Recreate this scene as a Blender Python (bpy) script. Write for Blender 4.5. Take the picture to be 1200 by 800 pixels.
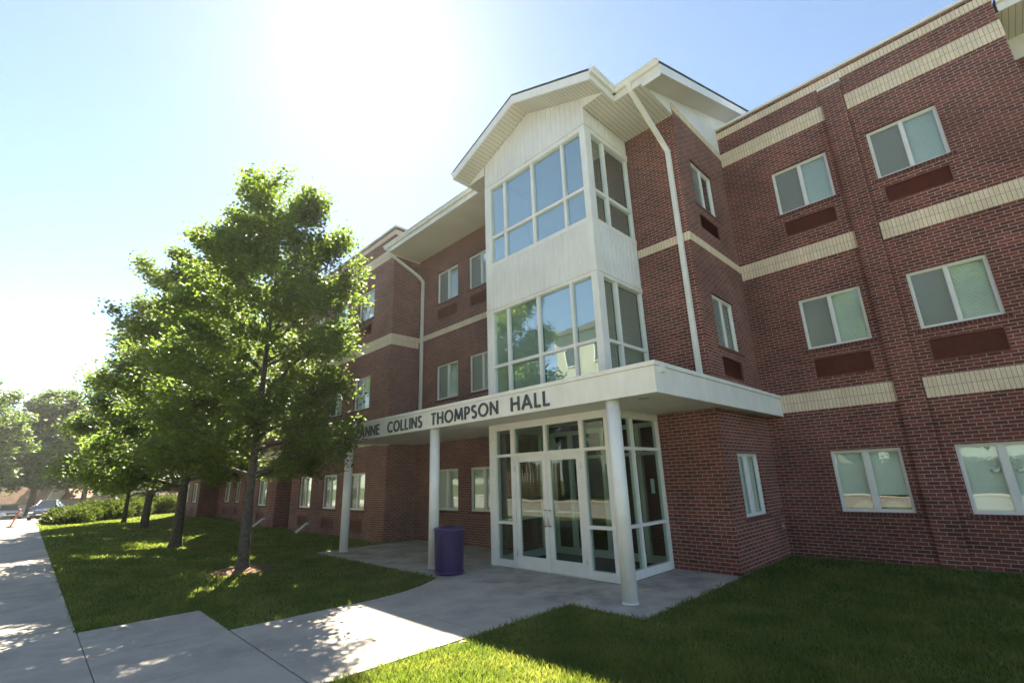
import bpy, bmesh, math, random
import numpy as np
from mathutils import Vector, Matrix, Euler
for o in list(bpy.data.objects): bpy.data.objects.remove(o)
SC = bpy.context.scene; COL = SC.collection
PI = math.pi; R = math.radians

# ------------------------------------------------------------------ camera
yaw, pit, rol, FPX = -0.787494, 0.281178, -0.033361, 554.203
CAM = Vector((5.0526, -7.5468, 1.7989))
fw = Vector((math.sin(yaw)*math.cos(pit), math.cos(yaw)*math.cos(pit), math.sin(pit)))
rt = Vector((math.cos(yaw), -math.sin(yaw), 0)); up = rt.cross(fw)
r2 = rt*math.cos(rol)+up*math.sin(rol); u2 = -rt*math.sin(rol)+up*math.cos(rol)
cd = bpy.data.cameras.new('camera'); cam = bpy.data.objects.new('camera', cd); COL.objects.link(cam)
m = Matrix.Identity(4)
for i, v in enumerate((r2, u2, -fw)):
    for j in range(3): m[j][i] = v[j]
m.translation = CAM
cam.matrix_world = m
cd.sensor_fit = 'HORIZONTAL'; cd.sensor_width = 36; cd.lens = FPX/1200*36
cd.clip_start = 0.05; cd.clip_end = 3000
SC.camera = cam

# ------------------------------------------------------------------ sky, sun, exposure
SUN = Vector((-0.8, 0.38, 1.0)).normalized()
w = bpy.data.worlds.new('World'); SC.world = w; w.use_nodes = True
nt = w.node_tree; nt.nodes.clear()
wo = nt.nodes.new('ShaderNodeOutputWorld'); bg = nt.nodes.new('ShaderNodeBackground'); sk = nt.nodes.new('ShaderNodeTexSky')
sk.sky_type = 'NISHITA'; sk.sun_disc = False
sk.sun_elevation = math.asin(SUN.z); sk.sun_rotation = math.atan2(SUN.x, SUN.y)
sk.altitude = 200; sk.air_density = 0.7; sk.dust_density = 0.15; sk.ozone_density = 1.0
bg.inputs['Strength'].default_value = 0.052
nt.links.new(sk.outputs[0], bg.inputs[0]); nt.links.new(bg.outputs[0], wo.inputs[0])
sl = bpy.data.lights.new('sun', 'SUN'); sl.energy = 5.0; sl.angle = R(0.5); sl.color = (1, 0.95, 0.87)
so = bpy.data.objects.new('sun', sl); COL.objects.link(so)
so.rotation_euler = SUN.to_track_quat('Z', 'Y').to_euler(); so.location = (-20, 10, 40)
SC.view_settings.view_transform = 'Standard'; SC.view_settings.look = 'None'
SC.view_settings.gamma = 1; SC.view_settings.use_curve_mapping = False
SC.view_settings.exposure = 2.8
SC.view_settings.use_white_balance = True; SC.view_settings.white_balance_temperature = 7500; SC.view_settings.white_balance_tint = 4
SC.render.engine = 'CYCLES'
SC.cycles.use_denoising = True
SC.cycles.max_bounces = 10; SC.cycles.transparent_max_bounces = 24; SC.cycles.transmission_bounces = 8

# ------------------------------------------------------------------ materials
def newmat(name):
    m = bpy.data.materials.new(name); m.use_nodes = True
    nt = m.node_tree; b = nt.nodes['Principled BSDF']
    return m, nt, b
def N(nt, t, **k):
    n = nt.nodes.new(t)
    for a, v in k.items(): setattr(n, a, v)
    return n
def noisemix(nt, c1, c2, scale, detail=4, coord='Object', lo=.35, hi=.65, rough=.55):
    tc = N(nt, 'ShaderNodeTexCoord'); no = N(nt, 'ShaderNodeTexNoise')
    no.inputs['Scale'].default_value = scale; no.inputs['Detail'].default_value = detail; no.inputs['Roughness'].default_value = rough
    nt.links.new(tc.outputs[coord], no.inputs['Vector'])
    cr = N(nt, 'ShaderNodeValToRGB')
    cr.color_ramp.elements[0].position = lo; cr.color_ramp.elements[1].position = hi
    cr.color_ramp.elements[0].color = (*c1, 1); cr.color_ramp.elements[1].color = (*c2, 1)
    nt.links.new(no.outputs['Fac'], cr.inputs['Fac'])
    return cr.outputs['Color'], no
def mulcol(nt, a, b, fac=1.0):
    mx = N(nt, 'ShaderNodeMix', data_type='RGBA', blend_type='MULTIPLY'); mx.inputs[0].default_value = fac
    nt.links.new(a, mx.inputs[6]); nt.links.new(b, mx.inputs[7]); return mx.outputs[2]
def addbump(nt, b, h, strength=.3, dist=.01):
    bp = N(nt, 'ShaderNodeBump'); bp.inputs['Strength'].default_value = strength; bp.inputs['Distance'].default_value = dist
    nt.links.new(h, bp.inputs['Height']); nt.links.new(bp.outputs['Normal'], b.inputs['Normal'])
def plain(name, c1, c2=None, rough=.6, scale=6, metallic=0, bump=0, detail=5, spec=.5, grime=0):
    m, nt, b = newmat(name)
    c2 = c2 or tuple(x*.85 for x in c1)
    col, no = noisemix(nt, c2, c1, scale, detail)
    nt.links.new(col, b.inputs['Base Color'])
    b.inputs['Roughness'].default_value = rough; b.inputs['Metallic'].default_value = metallic
    b.inputs['Specular IOR Level'].default_value = spec
    if grime:
        tc = N(nt, 'ShaderNodeTexCoord'); mp = N(nt, 'ShaderNodeMapping'); mp.inputs['Scale'].default_value = (5, 5, .5); n2 = N(nt, 'ShaderNodeTexNoise'); n2.inputs['Scale'].default_value = 1.6; n2.inputs['Detail'].default_value = 8; n2.inputs['Roughness'].default_value = .7
        nt.links.new(tc.outputs['Object'], mp.inputs[0]); nt.links.new(mp.outputs[0], n2.inputs['Vector'])
        cr = N(nt, 'ShaderNodeValToRGB'); cr.color_ramp.elements[0].position = .3; cr.color_ramp.elements[1].position = .55; g_ = 1-grime
        cr.color_ramp.elements[0].color = (g_, g_*.985, g_*.95, 1); cr.color_ramp.elements[1].color = (1, 1, 1, 1); nt.links.new(n2.outputs['Fac'], cr.inputs['Fac'])
        nt.links.new(mulcol(nt, col, cr.outputs['Color']), b.inputs['Base Color'])
    if bump: addbump(nt, b, no.outputs['Fac'], bump)
    return m
def brickmat(name, c1, c2, mortar, bw, rh, ms, offset=.5, rough=.85, stain=.34):
    m, nt, b = newmat(name)
    uv = N(nt, 'ShaderNodeTexCoord')
    br = N(nt, 'ShaderNodeTexBrick', offset=offset, offset_frequency=2, squash=1)
    br.inputs['Color1'].default_value = (*c1, 1); br.inputs['Color2'].default_value = (*c2, 1); br.inputs['Mortar'].default_value = (*mortar, 1)
    br.inputs['Scale'].default_value = 1; br.inputs['Mortar Size'].default_value = ms; br.inputs['Mortar Smooth'].default_value = .1
    br.inputs['Bias'].default_value = 0; br.inputs['Brick Width'].default_value = bw; br.inputs['Row Height'].default_value = rh
    nt.links.new(uv.outputs['UV'], br.inputs['Vector'])
    st, _ = noisemix(nt, (1-stain,)*3, (1.08,)*3, .9, 6, lo=.3, hi=.7)
    st2, no2 = noisemix(nt, (.82, .82, .84), (1.1,)*3, 55, 2, lo=.3, hi=.7)
    c = mulcol(nt, br.outputs['Color'], st); c = mulcol(nt, c, st2)
    nt.links.new(c, b.inputs['Base Color']); b.inputs['Roughness'].default_value = rough; b.inputs['Specular IOR Level'].default_value = .25
    inv = N(nt, 'ShaderNodeMath', operation='SUBTRACT'); inv.inputs[0].default_value = 1
    nt.links.new(br.outputs['Fac'], inv.inputs[1]); addbump(nt, b, inv.outputs[0], .6, .006)
    return m
M = {}
M['brick'] = brickmat('red_brick', (.25, .070, .053), (.12, .039, .033), (.45, .375, .33), .203, .0677, .0055)
M['rowlock'] = brickmat('rowlock_brick', (.16, .05, .042), (.10, .034, .03), (.26, .2, .17), .0677, .5, .0055, offset=0)
M['cream'] = brickmat('cream_brick', (.80, .66, .49), (.72, .58, .43), (.30, .26, .21), .0677, .203, .0045, offset=0, stain=.15)
M['white'] = plain('white_painted_metal', (.78, .78, .77), (.70, .70, .69), rough=.4, scale=2, grime=.06)
M['column'] = plain('white_column_paint', (.80, .80, .79), (.72, .72, .71), rough=.38, scale=3, grime=.08)
M['siding'] = plain('white_vertical_siding', (.74, .75, .76), (.67, .68, .69), rough=.55, scale=1.2, grime=.06)
M['frame'] = plain('white_aluminium_frame', (.74, .74, .73), (.68, .68, .67), rough=.38, scale=4)
M['soffitplain'] = plain('canopy_soffit_paint', (.72, .70, .64), (.66, .63, .57), rough=.7, scale=1)
M['soffit'] = brickmat('beaded_soffit_boards', (.66, .64, .58), (.64, .62, .56), (.34, .32, .28), 50, .1, .006, offset=0, stain=.08)
M['grille'] = plain('dark_red_metal_grille', (.18, .050, .045), (.14, .041, .038), rough=.55, scale=8)
M['letter'] = plain('slate_grey_metal_letters', (.075, .095, .11), (.05, .065, .08), rough=.4, scale=10, metallic=.3)
M['shingle'] = brickmat('dark_roof_shingles', (.07, .065, .06), (.05, .048, .046), (.02, .02, .02), .3, .14, .006)
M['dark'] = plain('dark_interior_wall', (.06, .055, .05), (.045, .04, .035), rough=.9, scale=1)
M['lobby'] = plain('lobby_wall_paint', (.16, .13, .105), (.13, .11, .09), rough=.8, scale=1)
M['mat'] = plain('dark_entrance_mat', (.035, .033, .032), (.025, .024, .023), rough=.95, scale=40)
M['blind'] = plain('pale_blind_slats', (.84, .85, .79), (.80, .81, .75), rough=.6, scale=3)
M['sill'] = M['rowlock']
M['steel'] = plain('brushed_steel', (.55, .55, .56), (.45, .45, .46), rough=.28, scale=20, metallic=1)
M['rubber'] = plain('black_rubber', (.02, .02, .02), rough=.8)
M['paper'] = plain('white_paper', (.75, .75, .73), (.6, .6, .6), rough=.8, scale=25)

def glassmat(name, tint, base=.07, ior=1.65, trans=1.0):
    m = bpy.data.materials.new(name); m.use_nodes = True; nt = m.node_tree; nt.nodes.clear()
    out = N(nt, 'ShaderNodeOutputMaterial'); mix = N(nt, 'ShaderNodeMixShader'); tr = N(nt, 'ShaderNodeBsdfTransparent'); gl = N(nt, 'ShaderNodeBsdfGlossy')
    tr.inputs[0].default_value = (*tint, 1); gl.inputs['Roughness'].default_value = 0.004; gl.inputs['Color'].default_value = (.93, .97, 1, 1)
    # Schlick reflectance, the same from both sides of the pane
    lw = N(nt, 'ShaderNodeLayerWeight'); fr = N(nt, 'ShaderNodeMath', operation='POWER'); fr.inputs[1].default_value = 4.5; nt.links.new(lw.outputs['Facing'], fr.inputs[0])
    ad = N(nt, 'ShaderNodeMath', operation='MULTIPLY_ADD', use_clamp=True); ad.inputs[1].default_value = 1-base; ad.inputs[2].default_value = base
    # faint roller-wave distortion of real float glass
    tc = N(nt, 'ShaderNodeTexCoord'); no = N(nt, 'ShaderNodeTexNoise'); no.inputs['Scale'].default_value = 1.3; no.inputs['Detail'].default_value = 1
    bp = N(nt, 'ShaderNodeBump'); bp.inputs['Strength'].default_value = .12; bp.inputs['Distance'].default_value = .02
    nt.links.new(tc.outputs['Object'], no.inputs['Vector']); nt.links.new(no.outputs['Fac'], bp.inputs['Height']); nt.links.new(bp.outputs[0], gl.inputs['Normal'])
    nt.links.new(fr.outputs[0], ad.inputs[0]); nt.links.new(ad.outputs[0], mix.inputs[0])
    nt.links.new(tr.outputs[0], mix.inputs[1]); nt.links.new(gl.outputs[0], mix.inputs[2]); nt.links.new(mix.outputs[0], out.inputs[0])
    return m
M['glass'] = glassmat('window_glass', (.93, .985, .96), .06, 1.55)
M['glass_bay'] = glassmat('bay_window_glass', (.88, .97, .94), .25, 1.7)
M['glass_door'] = glassmat('storefront_glass', (.74, .83, .78), .05, 1.6)
def screenmat():
    m = bpy.data.materials.new('insect_screen_mesh'); m.use_nodes = True; nt = m.node_tree; nt.nodes.clear()
    out = N(nt, 'ShaderNodeOutputMaterial'); mix = N(nt, 'ShaderNodeMixShader'); tr = N(nt, 'ShaderNodeBsdfTransparent'); df = N(nt, 'ShaderNodeBsdfDiffuse')
    df.inputs[0].default_value = (.27, .275, .27, 1); mix.inputs[0].default_value = .55
    nt.links.new(tr.outputs[0], mix.inputs[1]); nt.links.new(df.outputs[0], mix.inputs[2]); nt.links.new(mix.outputs[0], out.inputs[0]); return m
M['screen'] = screenmat()

def concrete(name, c1, c2, stain):
    m, nt, b = newmat(name)
    a, _ = noisemix(nt, c2, c1, .8, 7, lo=.3, hi=.7, rough=.65)
    f, no = noisemix(nt, (.86,)*3, (1.08,)*3, 90, 3, lo=.3, hi=.7)
    s, _ = noisemix(nt, (stain,)*3, (1, 1, 1), 1.5, 8, lo=.34, hi=.56, rough=.68)
    c = mulcol(nt, mulcol(nt, a, f), s); nt.links.new(c, b.inputs['Base Color']); b.inputs['Roughness'].default_value = .88
    b.inputs['Specular IOR Level'].default_value = .3; addbump(nt, b, no.outputs['Fac'], .25, .004); return m
M['concrete'] = concrete('walk_concrete', (.46, .41, .36), (.38, .34, .30), .76)
M['slab'] = concrete('entry_slab_concrete', (.50, .45, .40), (.38, .345, .31), .58)
M['asphalt'] = plain('street_pavement', (.25, .235, .215), (.21, .20, .185), rough=.9, scale=30, bump=.2)
M['parking'] = concrete('parking_pavement', (.42, .36, .31), (.36, .31, .27), .85)
M['dirt'] = plain('joint_dirt', (.035, .03, .025), (.02, .018, .015), rough=1, scale=20)
M['lawn'] = plain('lawn_soil_and_thatch', (.06, .10, .022), (.045, .07, .018), rough=1, scale=7, spec=.1)
M['ground'] = plain('distant_ground', (.06, .085, .025), (.045, .065, .02), rough=1, scale=.4, spec=.1)
M['mulch'] = plain('bark_mulch', (.22, .12, .075), (.09, .048, .03), rough=1, scale=28, bump=.6)
M['bark'] = plain('grey_brown_bark', (.10, .085, .07), (.045, .038, .032), rough=.95, scale=14, bump=.6)

def leafmat(name, c1, c2, t1, t2, scale=0, tf=.55):
    m = bpy.data.materials.new(name); m.use_nodes = True; nt = m.node_tree; nt.nodes.clear()
    out = N(nt, 'ShaderNodeOutputMaterial'); mix = N(nt, 'ShaderNodeMixShader'); mix.inputs[0].default_value = tf
    df = N(nt, 'ShaderNodeBsdfPrincipled'); df.inputs['Roughness'].default_value = .5; df.inputs['Specular IOR Level'].default_value = .35
    tl = N(nt, 'ShaderNodeBsdfTranslucent')
    geo = N(nt, 'ShaderNodeNewGeometry')
    fac = geo.outputs['Random Per Island']
    if scale:
        tc = N(nt, 'ShaderNodeTexCoord'); no = N(nt, 'ShaderNodeTexNoise'); no.inputs['Scale'].default_value = scale; no.inputs['Detail'].default_value = 5; nt.links.new(tc.outputs['Object'], no.inputs['Vector'])
        m1 = N(nt, 'ShaderNodeMath', operation='MULTIPLY_ADD'); m1.inputs[1].default_value = 2.6; m1.inputs[2].default_value = -1.15; nt.links.new(no.outputs['Fac'], m1.inputs[0])
        m2 = N(nt, 'ShaderNodeMath', operation='MULTIPLY_ADD', use_clamp=True); m2.inputs[1].default_value = .65; nt.links.new(fac, m2.inputs[0]); nt.links.new(m1.outputs[0], m2.inputs[2]); fac = m2.outputs[0]
    for (a, c, tgt) in ((c1, c2, df.inputs['Base Color']), (t1, t2, tl.inputs['Color'])):
        mx = N(nt, 'ShaderNodeMix', data_type='RGBA'); mx.inputs[6].default_value = (*a, 1); mx.inputs[7].default_value = (*c, 1)
        nt.links.new(fac, mx.inputs[0]); nt.links.new(mx.outputs[2], tgt)
    nt.links.new(df.outputs[0], mix.inputs[1]); nt.links.new(tl.outputs[0], mix.inputs[2]); nt.links.new(mix.outputs[0], out.inputs[0]); return m
M['leaf'] = leafmat('street_tree_leaf', (.055, .098, .024), (.09, .14, .034), (.11, .185, .024), (.20, .275, .045))
M['leaf_far'] = leafmat('far_tree_leaf', (.04, .08, .022), (.07, .115, .03), (.10, .17, .025), (.17, .25, .04), tf=.42)
M['leaf_shrub'] = leafmat('juniper_foliage', (.03, .052, .016), (.06, .085, .024), (.07, .11, .018), (.13, .16, .028), tf=.35)
M['grass'] = leafmat('grass_blade', (.062, .115, .024), (.17, .195, .055), (.14, .21, .02), (.36, .38, .07), scale=1.4, tf=.45)

def perforated():
    m, nt, b = newmat('purple_perforated_steel'); b.inputs['Specular IOR Level'].default_value = .25
    uv = N(nt, 'ShaderNodeTexCoord'); mp = N(nt, 'ShaderNodeMapping'); mp.inputs['Scale'].default_value = (1, 1, 1)
    br = N(nt, 'ShaderNodeTexBrick', offset=0)
    br.inputs['Scale'].default_value = 1; br.inputs['Brick Width'].default_value = .042; br.inputs['Row Height'].default_value = .042
    br.inputs['Mortar Size'].default_value = .011; br.inputs['Mortar Smooth'].default_value = .2
    br.inputs['Color1'].default_value = (.012, .009, .03, 1); br.inputs['Color2'].default_value = (.016, .012, .036, 1); br.inputs['Mortar'].default_value = (.024, .015, .10, 1)
    nt.links.new(uv.outputs['UV'], mp.inputs[0]); nt.links.new(mp.outputs[0], br.inputs['Vector']); nt.links.new(br.outputs['Color'], b.inputs['Base Color'])
    b.inputs['Roughness'].default_value = .4; addbump(nt, b, br.outputs['Fac'], .5, .004); return m
M['perf'] = perforated()
M['purple'] = plain('purple_enamel', (.034, .02, .14), (.028, .017, .115), rough=.35, scale=5)

# ------------------------------------------------------------------ mesh helpers
class MB:
    def __init__(s): s.v = []; s.f = []; s.uv = []; s.sm = []
    def face(s, pts, uv=None, smooth=False):
        i = len(s.v); pts = [Vector(p) for p in pts]; s.v += pts; s.f.append(list(range(i, i+len(pts))))
        if uv is None:
            n = Vector((0, 0, 0))
            for k in range(len(pts)):
                a, b = pts[k], pts[(k+1) % len(pts)]
                n += Vector(((a.y-b.y)*(a.z+b.z), (a.z-b.z)*(a.x+b.x), (a.x-b.x)*(a.y+b.y)))
            ax, ay, az = abs(n.x), abs(n.y), abs(n.z)
            if az > ax and az > ay: uv = [(p.x, p.y) for p in pts]
            elif ax > ay: uv = [(p.y, p.z) for p in pts]
            else: uv = [(p.x, p.z) for p in pts]
        s.uv += list(uv); s.sm.append(smooth)
    def box(s, x0, x1, y0, y1, z0, z1):
        if x0 > x1: x0, x1 = x1, x0
        if y0 > y1: y0, y1 = y1, y0
        if z0 > z1: z0, z1 = z1, z0
        a = [(x0, y0, z0), (x1, y0, z0), (x1, y1, z0), (x0, y1, z0), (x0, y0, z1), (x1, y0, z1), (x1, y1, z1), (x0, y1, z1)]
        for q in ((3, 2, 1, 0), (4, 5, 6, 7), (0, 1, 5, 4), (1, 2, 6, 5), (2, 3, 7, 6), (3, 0, 4, 7)): s.face([a[k] for k in q])
        return s
    def prism(s, poly, axis, a0, a1):
        # poly: 2-D points (ccw irrelevant); axis 'x': poly=(y,z); 'y': poly=(x,z); 'z': poly=(x,y)
        def P(p, t): return {'x': (t, p[0], p[1]), 'y': (p[0], t, p[1]), 'z': (p[0], p[1], t)}[axis]
        n = len(poly); ar = sum(poly[k][0]*poly[(k+1) % n][1]-poly[(k+1) % n][0]*poly[k][1] for k in range(n))
        if (ar < 0) != (axis == 'y'): poly = poly[::-1]
        s.face([P(p, a0) for p in poly[::-1]]); s.face([P(p, a1) for p in poly])
        for k in range(n):
            p, q = poly[k], poly[(k+1) % n]; s.face([P(p, a0), P(q, a0), P(q, a1), P(p, a1)])
        return s
    def tube(s, pts, rad, n=8, caps=True, smooth=True):
        pts = [Vector(p) for p in pts]; rad = rad if isinstance(rad, (list, tuple)) else [rad]*len(pts)
        rings = []; L = 0; Ls = []; prev = None
        for i, p in enumerate(pts):
            d = (pts[min(i+1, len(pts)-1)]-pts[max(i-1, 0)]).normalized()
            if prev is None:
                ref = Vector((1, 0, 0)) if abs(d.x) < .8 else Vector((0, 1, 0)); a = d.cross(ref).normalized()
            else: a = (prev-d*prev.dot(d)).normalized()
            prev = a; b = d.cross(a)
            rings.append([p+(a*math.cos(2*PI*k/n)+b*math.sin(2*PI*k/n))*rad[i] for k in range(n)])
            if i: L += (p-pts[i-1]).length
            Ls.append(L)
        for i in range(len(rings)-1):
            for k in range(n):
                k2 = (k+1) % n; u0, u1 = k/n*2*PI*rad[i], (k+1)/n*2*PI*rad[i]
                s.face([rings[i][k], rings[i][k2], rings[i+1][k2], rings[i+1][k]], [(u0, Ls[i]), (u1, Ls[i]), (u1, Ls[i+1]), (u0, Ls[i+1])], smooth)
        if caps: s.face(rings[0][::-1]); s.face(rings[-1])
        return s
    def build(s, name, mat, parent=None, merge=False, bevel=0):
        me = bpy.data.meshes.new(name); me.from_pydata([tuple(v) for v in s.v], [], s.f)
        ul = me.uv_layers.new(name='UVMap'); ul.data.foreach_set('uv', np.array(s.uv, 'f').ravel())
        me.polygons.foreach_set('use_smooth', s.sm)
        if merge or any(s.sm):
            bm = bmesh.new(); bm.from_mesh(me); bmesh.ops.remove_doubles(bm, verts=bm.verts, dist=1e-5); bm.to_mesh(me); bm.free()
        if isinstance(mat, str): mat = M[mat]
        me.materials.append(mat); me.update()
        o = bpy.data.objects.new(name, me); COL.objects.link(o)
        if parent: o.parent = parent
        if bevel:
            if not merge:
                bm = bmesh.new(); bm.from_mesh(me); bmesh.ops.remove_doubles(bm, verts=bm.verts, dist=1e-5); bm.to_mesh(me); bm.free()
            md = o.modifiers.new('bevel', 'BEVEL'); md.width = bevel; md.segments = 2; md.limit_method = 'ANGLE'
        return o
def tag(o, label=None, cat=None, group=None, kind=None):
    for k, v in (('label', label), ('category', cat), ('group', group), ('kind', kind)):
        if v: o[k] = v
    return o
def thing(name, label, cat, loc=(0, 0, 0), rz=0, group=None):
    o = bpy.data.objects.new(name, None); COL.objects.link(o); o.location = loc; o.rotation_euler = (0, 0, rz); o.empty_display_size = .3
    return tag(o, label, cat, group)
def copy_tree(o, parent=None):
    c = o.copy(); COL.objects.link(c)
    if parent: c.parent = parent
    for ch in list(o.children): copy_tree(ch, c)
    return c
def npmesh(name, V, F, mat, parent=None, k=3):
    me = bpy.data.meshes.new(name); n = len(F)
    me.vertices.add(len(V)); me.vertices.foreach_set('co', np.asarray(V, 'f').ravel())
    me.loops.add(n*k); me.loops.foreach_set('vertex_index', np.asarray(F, 'i').ravel())
    me.polygons.add(n); me.polygons.foreach_set('loop_start', np.arange(0, n*k, k, dtype='i')); me.polygons.foreach_set('loop_total', np.full(n, k, 'i'))
    me.update(calc_edges=True); me.validate()
    me.materials.append(M[mat]); o = bpy.data.objects.new(name, me); COL.objects.link(o)
    if parent: o.parent = parent
    return o

GLARE_DENSITY = .00036
# ================================================================== GROUND
MB().prism([(-260, -1.06), (-90, -1.06), (-37, -.06), (200, -.06), (200, -1.2), (-260, -1.2)], 'y', -200, 200).build('ground', 'ground')['kind'] = 'structure'
gz = lambda x: 0 if x > -37 else max(-1.0, (x+37)*.0189)
def sheets(name, mat, rects, z0, z1):
    mb = MB()
    for r in rects:
        if len(r) == 4 and not isinstance(r[0], tuple): mb.box(r[0], r[1], r[2], r[3], z0, z1)
        else: mb.prism(list(r), 'z', z0, z1)
    o = mb.build(name, mat, bevel=.004); o['kind'] = 'structure'; return o
SWY0, SWY1 = -8.62, -6.75
g = .005
# bedding under the walks, seen only in the joints
MB().box(-36.5, 14, SWY0-.02, SWY1+.01, -.058, -.02).box(-4.2, .1, SWY1+.01, -5.33, -.058, -.02).box(-2.7, .08, -5.33, -1.5, -.058, -.02).build('joint_bed', 'dirt')['kind'] = 'structure'
rects = []
x = -36.45
xs = [-4.63+1.62*k for k in range(-20, 13)]
for a, b in zip(xs[:-1], xs[1:]):
    if a > -36.6: rects.append((a+g, b-g, SWY0, SWY1-g))
sheets('sidewalk', 'concrete', rects, -.12, 0)
walk = [(-4.2, -2.72, -6.75+g, -5.33), (-2.70, -1.37-g, -6.75+g, -5.34), (-1.37+g, .07, -6.75+g, -5.34),
        ((-2.64, -5.32), (-1.37-g, -5.32), (-1.37-g, -3.27), (-2.60, -3.27)), (-1.37+g, .07, -5.32, -3.27),
        ((-2.60, -3.255), (-1.37-g, -3.255), (-1.37-g, -1.59), (-3.2, -1.59), (-2.85, -2.2), (-2.68, -2.7)), (-1.37+g, .07, -3.255, -1.59)]
sheets('entry_walk', 'concrete', walk, -.12, 0)
slab = [(-8.95, -6.2-g, -1.575, 1.76), (-6.2+g, -3.42-g, -1.575, 1.76), (-3.42+g, -1.37-g, -1.575, -.02), (-1.37+g, 1.30, -1.575, -.02), (.02, 1.30, -.012, 1.76)]
sheets('entry_slab', 'slab', slab, -.12, 0)
# street, kerb, far pavement
sheets('street', 'asphalt', [(-36.4, 140, -19.5, -10.6)], -.3, -.045)
sheets('kerb', 'concrete', [(-36, 140, -10.6, -10.42), (-36, 140, -19.7, -19.5)], -.3, .03)
sheets('far_sidewalk', 'concrete', [(-36, 60, -22.6, -20.8)], -.2, .005)
pk = MB(); pk.prism([(-76, gz(-76)-.02), (-37, -.012), (-36.5, -.012), (-36.5, -.3), (-76, -1.1)], 'y', -30, -6.8); pk.prism([(-76, gz(-76)-.02), (-46.6, gz(-46.6)-.015), (-46.6, -.6), (-76, -1.1)], 'y', -6.8, 12); pk.build('parking_lot', 'parking')['kind'] = 'structure'
sheets('verge_kerb', 'concrete', [(-76.3, -76, -30, 12)], -1.1, gz(-76)+.12)

LAWN_R = [(.08, -6.75), (14, -6.75), (14, 6), (1.3, 6), (1.3, -1.575), (.08, -1.575)]
LAWN_L = [(-4.2, -6.75), (-4.2, -5.33), (-2.65, -5.33), (-2.61, -3.25), (-2.7, -2.6), (-3.25, -1.575), (-8.96, -1.575), (-8.96, 1), (-46, 1), (-46, -3), (-36.5, -6.75)]
lm = MB(); lm.prism(LAWN_R, 'z', -.1, -.012); lm.prism(LAWN_L, 'z', -.1, -.012); lm.box(-36, 14, -10.42, SWY0, -.1, -.014); lm.box(-46.4, -36.6, 1, 12, -.1, -.012)
lm.build('lawn', 'lawn')['kind'] = 'structure'

# grass blades: dense and fine near the camera, coarser further off
def inpoly(px, py, poly):
    ins = np.zeros(len(px), bool); n = len(poly)
    for i in range(n):
        x1, y1 = poly[i]; x2, y2 = poly[(i+1) % n]
        if y1 == y2: continue
        c = ((y1 > py) != (y2 > py)) & (px < (x2-x1)*(py-y1)/(y2-y1)+x1); ins ^= c
    return ins
rng = np.random.default_rng(7)
def blades(poly, bbox, dens0, hmul=1.0):
    PX, PY, D = [], [], []
    for d0, d1 in ((0, 4.5), (4.5, 6), (6, 8), (8, 11), (11, 16), (16, 24), (24, 40), (40, 58)):
        dm = (d0+d1)/2; rho = dens0*min(1, (5.2/dm)**1.9)
        x0, x1, y0, y1 = bbox; x0 = max(x0, CAM.x-d1); x1 = min(x1, CAM.x+d1); y0 = max(y0, CAM.y-d1); y1 = min(y1, CAM.y+d1)
        if x1 <= x0 or y1 <= y0: continue
        n = int((x1-x0)*(y1-y0)*rho)
        px = rng.uniform(x0, x1, n); py = rng.uniform(y0, y1, n); d = np.hypot(px-CAM.x, py-CAM.y)
        k = (d >= d0) & (d < d1) & inpoly(px, py, poly)
        PX.append(px[k]); PY.append(py[k]); D.append(d[k])
    return np.concatenate(PX), np.concatenate(PY), np.concatenate(D)
def grow(px, py, d, name):
    n = len(px); th = rng.uniform(0, 2*PI, n); ln = rng.uniform(.25, 1.0, n)
    patch = .75+.5*np.sin(px*2.1+1.3*np.sin(py*1.7))*np.cos(py*2.6)*.5
    h = (.026+.05*rng.random(n)**1.8)*(patch*.5+.6); wd = rng.uniform(.0028, .005, n)*np.maximum(1, d/5.0)
    lean = h*ln*.75; la = rng.uniform(0, 2*PI, n)
    bx, by = np.cos(th)*wd, np.sin(th)*wd
    z0 = np.full(n, -.014)
    V = np.empty((n, 4, 3)); 
    V[:, 0] = np.stack([px-bx, py-by, z0], 1); V[:, 1] = np.stack([px+bx, py+by, z0], 1)
    mx, my = px+np.cos(la)*lean*.35, py+np.sin(la)*lean*.35
    V[:, 2] = np.stack([mx+bx*.7, my+by*.7, z0+h*.6], 1)
    V[:, 3] = np.stack([px+np.cos(la)*lean, py+np.sin(la)*lean, z0+h], 1)
    b = np.arange(n)[:, None]*4
    F = np.concatenate([b+np.array([[0, 1, 2]]), b+np.array([[0, 2, 3]])])
    o = npmesh(name, V.reshape(-1, 3), F, 'grass'); tag(o, 'short green lawn grass either side of the entry walk', 'grass', kind='stuff'); return o
MULCH = (-7.7, -3.74, .78)
a = blades(LAWN_R, (.08, 9, -6.75, 5.2), 5200); b = blades(LAWN_L, (-46, -2.5, -6.75, 1), 5200)
px, py, pd = (np.concatenate([a[i], b[i]]) for i in range(3))
keep = np.hypot((px-MULCH[0])/1.0, py-MULCH[1]) > MULCH[2]*(.8+.2*np.sin(7*np.arctan2(py-MULCH[1], px-MULCH[0])))
px = px+rng.normal(0, .03, len(px)); py = py+rng.normal(0, .03, len(py))
keep &= ~((px > 1.25) & (py > 4.55) & (px < 6.85))
grow(px[keep], py[keep], pd[keep], 'grass')
mm = MB()
ring = [(MULCH[0]+math.cos(t)*MULCH[2]*(1+.1*math.sin(3*t+1)), MULCH[1]+math.sin(t)*MULCH[2]*(1+.12*math.sin(4*t))) for t in [2*PI*k/28 for k in range(28)]]
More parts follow.
